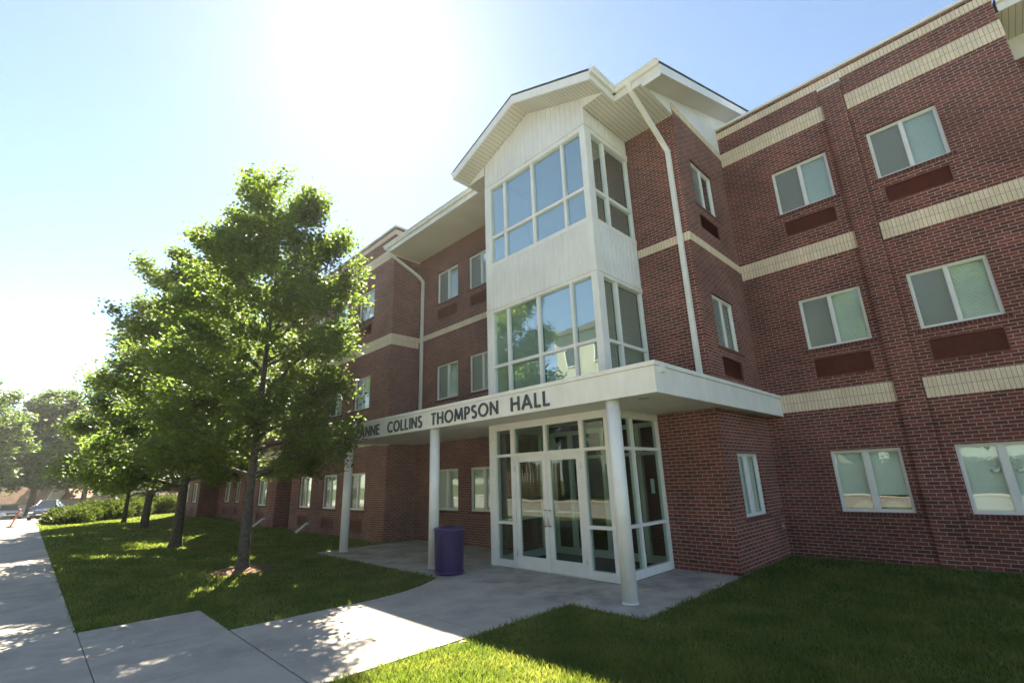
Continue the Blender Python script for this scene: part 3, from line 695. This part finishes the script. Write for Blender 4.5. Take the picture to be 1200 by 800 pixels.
# bay gable roof
XR, XLg, YG = .60, -4.13, -.53
def gp(off): return [(XLg, gtop(XLg)-off), (AP[0], AP[1]-off), (XR, gtop(XR)-off)]
t_, b_ = gp(0), gp(.06); MB().prism(t_+b_[::-1], 'y', YG, 3.3).build('gable_roof', 'shingle', HALL)
t_, b_ = gp(.062), gp(.285); MB().prism([(XLg+.0, t_[0][1]), t_[1], (XR-.0, t_[2][1]), (XR-.0, b_[2][1]), b_[1], (XLg+.0, b_[0][1])], 'y', YG+.0, YG+.035).build('rake_fascia', 'white', HALL)
t_, b_ = gp(.255), gp(.275)
for (i, j) in ((0, 1), (1, 2)):
    mb = MB(); mb.prism([t_[i], t_[j], b_[j], b_[i]], 'y', YG+.035, .01); mb.uv = [(v, u) for u, v in mb.uv]; mb.build('gable_soffit', 'soffit', HALL)
MB().box(XR-.035, XR-.005, YG+.035, .40, 9.87, 10.06).build('fascia', 'white', HALL); MB().box(XLg+.005, XLg+.035, YG+.035, .40, 9.87, 10.06).build('fascia', 'white', HALL)
gutter(((XR-.005, YG), (XR-.005, .40)), 10.03); gutter(((XLg+.005, .40), (XLg+.005, YG)), 10.03)
MB().box(XC+.014, 1.724, .402, .428, 9.78, 9.874).build('fascia', 'white', HALL)
tri = lambda xa, xb: [(xa, 9.87), (xb, 9.87), (xb, gtop(xb)-.262), (xa, gtop(xa)-.262)]
MB().prism(tri(.006, XR-.04), 'y', -.004, .003).build('eave_return', 'siding', HALL); MB().prism(tri(XLg+.04, XL-.004), 'y', -.004, .003).build('eave_return', 'siding', HALL)
# right-hand neighbour eave
MB().prism([(4.6, 10.72), (9, 12.4), (9, 12.3), (4.6, 10.62)], 'x', 6.86, 16).build('roof', 'shingle', HALL)
MB().box(6.86, 16, 4.66, 4.69, 10.42, 10.62).build('fascia', 'white', HALL); gutter(((6.86, 4.66), (16, 4.66)), 10.6); soff(6.83, 16, 4.69, 5.75, 10.42)
wall('y', 5.75, 6.81, 16, 9.9, 10.6, mat='siding', name='upper_siding')
# downspouts
def spout(pts, name='downspout'): return MB().tube(pts, .05, 4, smooth=False).build(name, 'white', HALL, bevel=.008)
def rspout(pts, hw=.05):
    mb = MB(); P_ = [Vector(p) for p in pts]
    for a, b in zip(P_[:-1], P_[1:]):
        d = (b-a).normalized(); sx = Vector((1, 0, 0)); sx = (sx-d*sx.dot(d)).normalized(); sy = d.cross(sx); a2, b2 = a-d*.02, b+d*.02
        A = [a2+sx*i*hw+sy*j*hw*.8 for i, j in ((-1, -1), (1, -1), (1, 1), (-1, 1))]; B = [b2+sx*i*hw+sy*j*hw*.8 for i, j in ((-1, -1), (1, -1), (1, 1), (-1, 1))]
        for k in range(4): l = (k+1) % 4; mb.face([A[k], A[l], B[l], B[k]])
        mb.face(A[::-1]); mb.face(B)
    return mb.build('downspout', 'white', HALL)
rspout([(1.08, 1.70, 3.42), (1.08, 1.70, 8.95), (1.04, 1.55, 9.15), (1.01, .42, 9.88), (1.01, .34, 10.04)])
rspout([(-8.84, 1.69, 3.42), (-8.84, 1.69, 8.95), (-8.88, 1.55, 9.12), (-9.2, .46, 9.85), (-9.2, .34, 10.04)])
for X in (-14.9, -20.0):
    MB().tube([(X, YL+.02, .34), (X, YL-.12, .34), (X, YL-.24, .24), (X, YL-.5, .05)], .05, 8).build('downspout_shoe', 'white', HALL)
# small fixtures on the walls
MB().box(-25.7, -25.3, YB-.16, YB-.001, .35, 1.0).build('electrical_box', 'white', HALL, bevel=.01)
MB().tube([(XC+.0, 4.1, .66), (XC+.09, 4.1, .66), (XC+.11, 4.1, .6)], .018, 8).build('hose_tap', 'steel', HALL)
MB().box(XC, XC+.03, 4.3, 4.38, .85, 1.0).build('outlet_cover', 'steel', HALL)
MB().box(-8.3, -8.2, YB-.03, YB, .62, .78).build('outlet_cover', 'steel', HALL)

# ================================================================== WINDOW INTERIOR THINGS
for i, (x, lab) in enumerate(((2.75, 'pale cushion heaped inside the ground floor window left of the pilaster, left pane'), (3.25, 'pale cushion heaped inside the ground floor window left of the pilaster, right pane'), (4.72, 'pale cushion behind the blinds of the ground floor window right of the pilaster'))):
    mb = MB(); n = 14; rings = []
    for a in range(7):
        t = a/6*PI/2; rings.append([(x+math.cos(2*PI*k/n)*.24*math.cos(t), YW+.36+math.sin(2*PI*k/n)*.1*math.cos(t), .93+.2*math.sin(t)) for k in range(n)])
    for a in range(6):
        for k in range(n): l = (k+1) % n; mb.face([rings[a][k], rings[a][l], rings[a+1][l], rings[a+1][k]], smooth=True)
    mb.face(rings[0][::-1])
    tag(mb.build('cushion', plain('cushion_cloth', (.45, .36, .28), (.36, .28, .2), scale=12), merge=True), lab, 'cushion', 'cushions inside the ground floor windows')

om_ = plain('white_ornament', (.8, .8, .78), rough=.5)
for (x, z, lab) in ((ORN[0][0], ORN[0][1], 'white bird shaped ornament hanging behind the right ground floor window, left pane'), (ORN[1][0], ORN[1][1], 'white bird shaped ornament hanging behind the right ground floor window, right pane')):
    oo = thing('window_ornament', lab, 'ornament', (x, YW+.122, z), 0, 'white ornaments hung in the ground floor window')
    MB().tube([(.05*math.cos(t), 0, .09+.055*math.sin(t)) for t in [2*PI*k/16 for k in range(17)]], .009, 6, caps=False).build('ring', om_, oo)
    MB().tube([(-.05, 0, -.02), (-.02, 0, -.05), (.02, 0, -.05), (.05, 0, -.01), (.055, 0, .03)], [.008, .032, .036, .02, .006], 8).build('bird', om_, oo)
# ================================================================== TRASH CAN
tc = thing('trash_can', 'purple perforated metal trash can beside the middle white column', 'trash can', (-3.33, -1.2, 0))
n = 48; r0, r1, hh = .285, .30, .84
mb = MB()
for k in range(n):
    a, b = 2*PI*k/n, 2*PI*(k+1)/n; p = lambda t, r, z: (math.cos(t)*r, math.sin(t)*r, z)
    mb.face([p(a, r0, .05), p(b, r0, .05), p(b, r1, hh), p(a, r1, hh)], [(a*.3, .05), (b*.3, .05), (b*.3, hh), (a*.3, hh)], True)
mb.build('body', 'perf', tc)
def torus(rad, z, tr, squash=1):
    pts = [(math.cos(2*PI*k/40)*rad, math.sin(2*PI*k/40)*rad, z) for k in range(41)]; return MB().tube(pts, tr, 8, caps=False)
torus(.305, .845, .022).build('rim', 'purple', tc); torus(.288, .045, .02).build('base_ring', 'purple', tc)
mb = MB()
for k in range(n):
    a, b = 2*PI*k/n, 2*PI*(k+1)/n; p = lambda t, r, z: (math.cos(t)*r, math.sin(t)*r, z)
    mb.face([p(a, .30, .855), p(b, .30, .855), p(b, .17, .885), p(a, .17, .885)], smooth=True); mb.face([p(a, .17, .885), p(b, .17, .885), p(b, .165, .70), p(a, .165, .70)], smooth=True)
mb.build('lid', 'purple', tc); MB().tube([(0, 0, .06), (0, 0, .72)], .25, 24).build('liner', 'rubber', tc)

lf_ = MB(); lf_.face([(.0, .05, 0), (-.035, .01, .012), (-.02, -.04, .004), (0, -.05, .0)]); lf_.face([(0, -.05, 0), (.03, -.035, .016), (.034, .015, .01), (0, .05, 0)])
lo_ = lf_.build('fallen_leaf', plain('dry_leaf', (.32, .17, .07), (.22, .11, .05))); lo_.location = (.30, -3.75, .05); tag(lo_, 'curled brown dry leaf lying on the sunlit lawn edge', 'leaf')
# ================================================================== TREES
def tree_data(seed, H, base, prof, trunk_r, nlimb=30, leaf=.095, per=26, sub=8, lean=(0, 0), twigs=5, spread=.2):
    """limbs leave the trunk all the way up; twigs carry flat sprays of leaves. prof(t) = crown radius at height fraction t of the crown"""
    rg = random.Random(seed); nr = np.random.default_rng(seed)
    wood = MB(); C = []
    tp = []
    nseg = 10
    for k in range(nseg+1):
        t = k/nseg; tp.append(Vector((lean[0]*t*H+.05*math.sin(3*t+seed), lean[1]*t*H+.05*math.cos(4*t+seed), t*H*.93)))
    tr = [trunk_r*(1.35 if k == 0 else 1.0)*(1-.93*(k/nseg)**.9) for k in range(nseg+1)]
    tp.insert(1, tp[0].lerp(tp[1], .25)); tr.insert(1, trunk_r*1.02)
    wood.tube(tp, tr, 12, caps=False)
    def trunk_at(z):
        f = max(0, min(.999, z/(H*.93)))*nseg; i = int(f); a = [tp[0]]+tp[2:]; return a[i].lerp(a[i+1], f-i)
    ga = rg.uniform(0, 6.28)
    for i in range(nlimb):
        s = (i+.5)/nlimb; zc = base+(H-base)*(s**1.08); az = ga+i*2.39996+rg.uniform(-.35, .35)
        rad = prof(s)*rg.uniform(.62, 1.2)
        rise = .30+.75*s; L = rad*math.hypot(1, rise)
        p0 = trunk_at(max(base*.62, zc-rad*rise*.62)); d = Vector((math.cos(az), math.sin(az), 0))
        pts = []; r0 = max(.012, trunk_r*.42*(1-s*.75))
        for k in range(6):
            t = k/5; pts.append(p0+d*rad*t+Vector((0, 0, rad*rise*(t**.85)*.9-.10*rad*t*t))+Vector((rg.uniform(-.05, .05), rg.uniform(-.05, .05), rg.uniform(-.04, .04)))*rad*(.5 if k else 0))
        wood.tube(pts, [r0*(1-.85*k/5)+.004 for k in range(6)], 6, caps=False)
        for j in range(sub):
            t = .22+.78*(j+rg.random())/sub; f = t*5; ii = min(4, int(f)); q = pts[ii].lerp(pts[ii+1], f-ii)
            sa = az+rg.choice((-1, 1))*rg.uniform(.4, 1.25); sl_ = rad*(.16+.30*(1-t)+.10*rg.random())+.15
            sd = Vector((math.cos(sa), math.sin(sa), rg.uniform(-.45, .95))).normalized()
            e = q+sd*sl_
            wood.tube([q, q.lerp(e, .5)+Vector((0, 0, .03)), e], [.011, .008, .004], 4, caps=False)
            for k in range(twigs):
                c = q.lerp(e, (k+.6)/twigs); C.append((c, spread*rg.uniform(.7, 1.25)))
        for k in range(2): C.append((pts[-1]+Vector((rg.uniform(-.1, .1),)*3), spread))
    # top leader
    for k in range(10): C.append((trunk_at(H*.93-.12*k)+Vector((rg.uniform(-.2, .2), rg.uniform(-.2, .2), rg.uniform(0, .3))), spread*.9))
    cs = np.array([list(c[0]) for c in C]); sp = np.array([c[1] for c in C]); n = len(cs)*per
    ci = np.repeat(np.arange(len(cs)), per)
    pos = cs[ci]+np.clip(nr.normal(0, 1, (n, 3)), -1.9, 1.9)*sp[ci][:, None]*np.array([1, 1, .85])
    th = nr.uniform(0, 2*PI, n); nz = nr.normal(0, .62, (n, 2)); nrm = np.stack([nz[:, 0], nz[:, 1], np.ones(n)], 1); nrm /= np.linalg.norm(nrm, axis=1)[:, None]
    a = np.stack([np.cos(th), np.sin(th), np.zeros(n)], 1); a -= nrm*(a*nrm).sum(1)[:, None]; a /= np.linalg.norm(a, axis=1)[:, None]; b = np.cross(nrm, a)
    sz = (leaf*nr.uniform(.65, 1.25, n))[:, None]
    droop = nrm*sz*nr.uniform(-.05, .3, n)[:, None]
    # five-point leaf folded along the midrib: base, two side lobes each side, tip
    V = np.stack([pos-a*sz*.5, pos-a*sz*.05+b*sz*.48-droop, pos+a*sz*.62-droop*.6, pos-a*sz*.05-b*sz*.48-droop], 1).reshape(-1, 3)
    q = np.arange(n)[:, None]*4
    F = np.concatenate([q+np.array([[0, 2, 1]]), q+np.array([[0, 3, 2]])])
    return wood, V, F
TREEMESH = {}
def tree(key, name, label, loc, rz=0, group=None, leafmat='leaf', scale=1, **kw):
    t = thing(name, label, 'tree', loc, rz, group); t.scale = (scale,)*3
    if key not in TREEMESH:
        wood, V, F = tree_data(**kw); tr = wood.build('trunk', 'bark', t, merge=True); cr = npmesh('crown', V, F, leafmat, t); TREEMESH[key] = (tr.data, cr.data)
    else:
        for nm, d in zip(('trunk', 'crown'), TREEMESH[key]):
            o = bpy.data.objects.new(nm, d); COL.objects.link(o); o.parent = t
    return t
def lerp(tab, t):
    for (a, x), (b, y) in zip(tab[:-1], tab[1:]):
        if a <= t <= b: return x+(y-x)*(t-a)/(b-a)
    return tab[-1][1]
G = 'young trees in a row on the lawn'
tree('a', 'street_tree', 'nearest bushy green lawn tree in a mulch ring, in front of the canopy sign', (-7.62, -3.74, -.02), 0.4, G,
     seed=3, H=9.7, base=2.3, prof=lambda s: lerp([(0, 2.1), (.15, 2.45), (.45, 2.7), (.7, 2.2), (.88, 1.5), (1, .7)], s), trunk_r=.125, nlimb=40, leaf=.082, per=47, sub=9, lean=(-.01, .0), spread=.165)
tree('b', 'street_tree', 'second lawn tree from the entrance, with a thick dark trunk', (-14.73, -3.73, -.02), 2.1, G,
     seed=11, H=11.3, base=2.3, prof=lambda s: lerp([(0, 2.3), (.25, 2.8), (.55, 2.6), (.8, 1.9), (1, .6)], s), trunk_r=.165, nlimb=40, leaf=.10, per=46, sub=9, spread=.18)
tree('c', 'street_tree', 'third lawn tree from the entrance, right of the slim trunk next to the shrubs', (-26.0, -3.04, -.02), 1.0, G, scale=1.1,
     seed=5, H=11.0, base=2.6, prof=lambda s: lerp([(0, 2.9), (.25, 3.4), (.55, 3.1), (.8, 2.2), (1, .7)], s), trunk_r=.165, nlimb=38, leaf=.135, per=42, sub=9, spread=.26)
tree('c', 'street_tree', 'farthest lawn tree from the entrance, slim trunk beside the dark shrubs', (-32.9, -3.1, -.02), 3.4, G, scale=.72)
GB = 'tall trees beyond the parking lot'
fk = dict(H=15, base=4.0, trunk_r=.42, nlimb=30, leaf=.36, per=24, sub=9, spread=.5)
tree('f', 'shade_tree', 'tall dark tree with a bare lower trunk in front of the orange roofed house', (-80, -6.95, -.85), .3, GB, 'leaf_far', seed=21, prof=lambda s: lerp([(0, 4.4), (.3, 5.6), (.65, 4.8), (1, 1.4)], s), **fk)
tree('f', 'shade_tree', 'tall leafy tree cut off by the left edge of the picture', (-70, -14.0, -.65), 2.0, GB, 'leaf_far', scale=.98)
tree('g', 'shade_tree', 'smaller dark tree rising between the tall far tree and the lawn trees', (-90, -1.6, -1.0), 1.0, GB, 'leaf_far', scale=1.1, seed=33, H=14, base=4, prof=lambda s: lerp([(0, 3.2), (.3, 3.8), (.65, 2.8), (1, .7)], s), trunk_r=.35, nlimb=28, leaf=.36, per=24, sub=8, spread=.42)
tree('f', 'shade_tree', 'far tree showing low behind the lawn tree trunks', (-100, 5, -1), 4.0, GB, 'leaf_far', scale=.8)
tree('g', 'shade_tree', 'far tree behind the pale garage', (-84, 13, -.9), 5.0, GB, 'leaf_far', scale=.9)

# ================================================================== SHRUBS
def shrub(loc, rx, ry, h, seed, label):
    nr = np.random.default_rng(seed); n = 9000
    lob = nr.uniform(-1, 1, (14, 3)); lob[:, 2] = np.abs(lob[:, 2])*.5+.2
    ci = nr.integers(0, 14, n); u = nr.normal(0, 1, (n, 3)); u /= np.linalg.norm(u, axis=1)[:, None]; rr = nr.uniform(.6, 1.05, n)[:, None]
    p = lob[ci]*np.array([.62, .62, .75])+u*rr*np.array([.45, .45, .42]); p[:, 2] = np.abs(p[:, 2])
    p = p*np.array([rx, ry, h])
    d = u+nr.normal(0, .5, (n, 3)); d[:, 2] = np.abs(d[:, 2])+.3; d /= np.linalg.norm(d, axis=1)[:, None]
    s = np.cross(d, nr.normal(0, 1, (n, 3))); s /= np.linalg.norm(s, axis=1)[:, None]; L = nr.uniform(.1, .24, n)[:, None]
    V = np.stack([p-s*L*.3, p+s*L*.3, p+d*L], 1).reshape(-1, 3); F = np.arange(3*n).reshape(-1, 3)
    t = thing('juniper_shrub', label, 'shrub', loc, 0, 'evergreen shrubs at the corner of the parking lot')
    npmesh('foliage', V, F, 'leaf_shrub', t)
    st = MB()
    for k in range(5): a = 2*PI*k/5; st.tube([(0, 0, -.02), (math.cos(a)*rx*.3, math.sin(a)*ry*.3, h*.4), (math.cos(a)*rx*.5, math.sin(a)*ry*.5, h*.7)], [.05, .035, .015], 6)
    st.build('stem', 'bark', t)
shrub((-37.2, -5.3, -.02), 1.6, 1.5, 1.05, 1, 'low evergreen shrub nearest the sidewalk corner')
shrub((-39.6, -3.6, -.02), 1.9, 1.7, 1.5, 2, 'evergreen shrub second from the sidewalk corner')
shrub((-42.0, -1.6, -.02), 2.0, 1.8, 1.75, 3, 'tall evergreen shrub behind the slim far trunk')
shrub((-44.6, .4, -.02), 2.0, 1.8, 1.5, 4, 'evergreen shrub at the far end, nearest the pale garage')

# ================================================================== CARS
def car(name, label, loc, rz, paint, suv=False):
    t = thing(name, label, 'car', loc, rz, 'cars in the parking lot')
    pm, nt_, b_ = newmat('car_paint'); b_.inputs['Base Color'].default_value = (*paint, 1); b_.inputs['Roughness'].default_value = .25; b_.inputs['Metallic'].default_value = .35; b_.inputs['Coat Weight'].default_value = .8
    hgt = 1.72 if suv else 1.44
    # stations along x (front = +x): x, half width, bottom, top(hood/belt)
    st = [(2.28, .62, .38, .62), (2.2, .78, .26, .74), (1.9, .87, .22, .84), (1.0, .90, .20, .96), (.2, .91, .20, 1.0), (-1.0, .91, .20, 1.02), (-1.8, .88, .24, 1.04), (-2.15, .80, .28, .98), (-2.25, .70, .40, .80)]
    if suv: st = [(x, w_, b+.08, tp+.14) for x, w_, b, tp in st]
    mb = MB(); sec = []
    for x, w_, b, tp in st:
        m_ = b+(tp-b)*.55; sec.append([(x, -w_*.86, b), (x, -w_, b+(tp-b)*.3), (x, -w_, m_), (x, -w_*.94, tp-.05), (x, -w_*.8, tp), (x, 0, tp+.025), (x, w_*.8, tp), (x, w_*.94, tp-.05), (x, w_, m_), (x, w_, b+(tp-b)*.3), (x, w_*.86, b)])
    for A, B in zip(sec[:-1], sec[1:]):
        k = len(A)
        for i in range(k): j = (i+1) % k; mb.face([A[i], A[j], B[j], B[i]], smooth=True)
    mb.face(sec[0]); mb.face(sec[-1][::-1]); mb.build('body', pm, t, merge=True)
    belt = 1.12 if suv else .97
    xf0, xf1, xr0, xr1 = (1.05, .45, -1.75 if suv else -1.35, -2.1 if suv else -1.95)
    def ring(z, xf, xr, w_): return [(xf, -w_, z), (xf, w_, z), (xr, w_, z), (xr, -w_, z)]
    lo, hi = ring(belt, xf0, xr1, .80), ring(hgt, xf1-.05, xr0, .60)
    mb = MB(); mb.face(hi); 
    mb.box(xf1-.1, xr0+.05, -.58, .58, hgt, hgt+.02); mb.build('roof', pm, t, bevel=.01)
    gm = plain('car_glass', (.03, .04, .05), (.03, .04, .05), rough=.05)
    mb = MB(); mb.face([lo[0], lo[1], hi[1], hi[0]]); mb.build('windscreen', gm, t)
    mb = MB(); mb.face([lo[2], lo[3], hi[3], hi[2]]); mb.build('rear_window', gm, t)
    for s, (i, j) in ((1, (1, 2)), (-1, (3, 0))): mb = MB(); mb.face([lo[i], lo[j], hi[j], hi[i]]); mb.build('side_window', gm, t)
    pl = MB()
    for a, b in zip(lo, hi): pl.tube([a, b], .045, 6)
    for y in (-.8, .8): pl.tube([(-.35, y, belt), (-.4, y*.75, hgt)], .04, 6)
    pl.build('pillar', pm, t)
    for y in (-.62, .62): MB().box(2.12, 2.27, y-.17, y+.17, .60+(.14 if suv else 0), .74+(.14 if suv else 0)).build('headlight', plain('headlight_lens', (.8, .82, .85), rough=.1), t, bevel=.03)
    mb = MB(); mb.box(2.2, 2.30, -.42, .42, .52, .68); mb.box(2.16, 2.29, -.6, .6, .28, .42); mb.build('radiator_grille', 'rubber', t)
    MB().box(2.295, 2.31, -.25, .25, .45, .55).build('number_plate', 'paper', t)
    for y in (-1.0, 1.0): MB().box(.72, .86, y-.1, y+.1, belt+.02, belt+.15).build('mirror', pm, t, bevel=.03)
    for x in (1.4, -1.35):
        for s in (-1, 1):
            wo_ = MB().tube([(x, s*.70, .33), (x, s*.90, .33)], .33, 24).build('wheel', 'rubber', t); MB().tube([(x, s*.895, .33), (x, s*.915, .33)], .21, 16).build('rim', 'steel', wo_)
    return t
car('parked_car', 'silver sedan with its nose towards the camera at the left edge of the parking lot', (-69.2, -8.75, gz(-69.2)-.02), R(12), (.62, .61, .66))
car('parked_car', 'dark blue sedan parked half behind the shrubs', (-57.3, -5.95, gz(-57.3)-.02), R(-12), (.02, .03, .085))
car('parked_car', 'grey sport utility vehicle parked right behind the dark blue sedan', (-66.5, -5.75, gz(-66.5)-.02), R(-6), (.22, .2, .2), True)
pt = thing('marker_post', 'leaning orange marker post standing at the end of the sidewalk', 'post', (-36.9, -7.9, 0))
om = plain('orange_plastic', (.55, .16, .07), (.45, .12, .05), rough=.5)
MB().tube([(0, 0, .06), (.1, .24, .98)], .05, 12).build('pole', om, pt); MB().tube([(0, 0, 0), (0, 0, .07)], [.24, .17], 16).build('base', om, pt)

# ================================================================== HOUSES FAR LEFT
def house(label, loc, rz, w_, d, eave, rise, wallc, roofc):
    t = thing('house', label, 'house', loc, rz, 'houses beyond the parking lot')
    wm = plain('house_wall', wallc, tuple(c*.88 for c in wallc), rough=.8, scale=2); rm = brickmat('house_roof_tiles', roofc, tuple(c*.85 for c in roofc), tuple(c*.5 for c in roofc), .3, .2, .01)
    MB().prism([(-w_/2, 0), (w_/2, 0), (w_/2, eave), (0, eave+rise-.1), (-w_/2, eave)], 'x', -d/2, d/2).build('wall', wm, t)
    o = .45
    for s in (-1, 1):
        k = rise/(w_/2); MB().prism([(0, eave+rise), (s*(w_/2+o), eave-o*k), (s*(w_/2+o), eave-o*k+.14), (0, eave+rise+.16)], 'x', -d/2-o, d/2+o).build('roof', rm, t)
    vm = M['white']
    for s in (-1, 1):
        k = rise/(w_/2); MB().prism([(0, eave+rise-.12), (s*(w_/2+o), eave-o*k-.12), (s*(w_/2+o), eave-o*k+.1), (0, eave+rise+.1)], 'x', d/2+o, d/2+o+.05).build('bargeboard', vm, t)
    for y in (-w_*.28, w_*.1, w_*.32):
        f = MB().box(d/2+.002, d/2+.05, y-.5, y+.5, .8, 2.0).build('window', vm, t); MB().box(d/2+.04, d/2+.06, y-.42, y+.42, .88, 1.92).build('pane', plain('house_pane', (.03, .035, .04), rough=.1), f)
    MB().box(-.4, .4, -.35, .35, eave+rise-.3, eave+rise+.7).build('chimney', 'brick', t)
    return t
house('house with a steep orange tiled roof behind the silver sedan', (-92, -9.2, -1.0), R(68), 7.5, 10, 2.0, 3.6, (.5, .46, .42), (.52, .32, .22))
house('house with a low orange tiled roof behind the shrubs', (-95, 2.2, -1.0), R(80), 8, 13, 2.2, 2.4, (.48, .45, .4), (.5, .3, .22))
house('grey house with a dark gable window behind the bare trunk of the tall far tree', (-102, -3.9, -1.0), 0, 7, 7, 3.0, 3.4, (.35, .36, .37), (.12, .11, .11))
gt = thing('garage', 'pale flat roofed garage seen between the lawn tree trunk and the brick hall', 'garage', (-58, 6.8, -.38))
MB().box(-3, 3, -4.5, 4, 0, 2.8).build('wall', plain('garage_wall', (.62, .56, .46), rough=.8), gt); MB().box(-3.2, 3.2, -4.7, 4.2, 2.8, 2.95).build('roof', 'shingle', gt); MB().box(3.0, 3.04, -2.5, .5, .02, 2.2).build('garage_door', 'white', gt)

# ================================================================== ACROSS THE STREET (seen mirrored in the glass)
OB = thing('campus_building', 'long three storey pale building across the street, mirrored in the bay windows', 'building', (-14, -34, 0))
MB().box(-10.5, 10.5, -6, 6, 0, 15.2).build('wall', plain('pale_stucco', (.30, .30, .24), (.27, .27, .21), rough=.8, scale=.6), OB)
MB().box(-10.9, 10.9, -6.4, 6.4, 15.2, 15.7).build('roof', 'dark', OB)
for fl in range(4):
    for k in range(6):
        x = -8.7+k*3.5; f = MB().box(x-.7, x+.7, 6.002, 6.06, 1.2+fl*3.6, 3.0+fl*3.6).build('window', 'white', OB); MB().box(x-.6, x+.6, 6.05, 6.075, 1.3+fl*3.6, 2.9+fl*3.6).build('pane', plain('far_pane', (.05, .06, .07), rough=.08) if (fl, k) == (0, 0) else bpy.data.materials['far_pane'], f)
fc = thing('board_fence', 'tall brown vertical board fence across the street, mirrored in the entrance doors', 'fence', (-27, -25, 0))
fb = MB()
for k in range(30): x = -4.5+k*.3; fb.box(x, x+.2, 0, .03, .1, 3.0+.1*math.sin(k*1.7))
fb.build('board', plain('fence_wood', (.36, .2, .12), (.26, .14, .08), rough=.8, scale=5), fc)
fp = MB(); fp.box(-4.6, 4.6, -.08, -.002, .5, .62); fp.box(-4.6, 4.6, -.08, -.002, 2.3, 2.42); fp.build('rail', plain('fence_rail', (.3, .17, .1)), fc)
for x in (-4.5, -1.5, 1.5, 4.4): MB().box(x-.06, x+.06, -.2, -.082, 0, 3).build('post', bpy.data.materials['fence_rail'], fc)
hd = thing('reflection_hedge', 'long dark hedge added across the street to darken the wing window reflections', 'hedge', (2, -24.2, 0))  # unseen, added to darken what the lower wing windows reflect
nrh = np.random.default_rng(4); nh = 26000
hp = np.stack([nrh.uniform(-17, 20, nh), nrh.uniform(-.9, .9, nh), nrh.uniform(0, 2.2, nh)], 1); hp[:, 2] *= 1+.06*np.sin(hp[:, 0]*1.7)
hdv = nrh.normal(0, 1, (nh, 3)); hdv /= np.linalg.norm(hdv, axis=1)[:, None]; hsv = np.cross(hdv, nrh.normal(0, 1, (nh, 3))); hsv /= np.linalg.norm(hsv, axis=1)[:, None]
npmesh('foliage', np.stack([hp-hsv*.06, hp+hsv*.06, hp+hdv*.2], 1).reshape(-1, 3), np.arange(3*nh).reshape(-1, 3), 'leaf_shrub', hd)
MB().box(-16.9, 19.9, -.75, .75, -.02, 1.9).build('inner_branches', 'bark', hd)
GO = 'street trees across the road'
for i, (x, y, rz, s, lab) in enumerate(((-1, -30, 1, 1.0, 'broad tree across the street mirrored in the wing windows'), (7, -29, 2.4, 1.02, 'tree across the street, farthest right of the mirrored trees'), (-31, -27, 3.2, .95, 'tree across the street behind the board fence'), (15, -32, .6, 1.1, 'tree across the street beyond the right edge of the hall'))):
    tree('f', 'shade_tree', lab, (x, y, 0), rz, GO, 'leaf_far', scale=s)
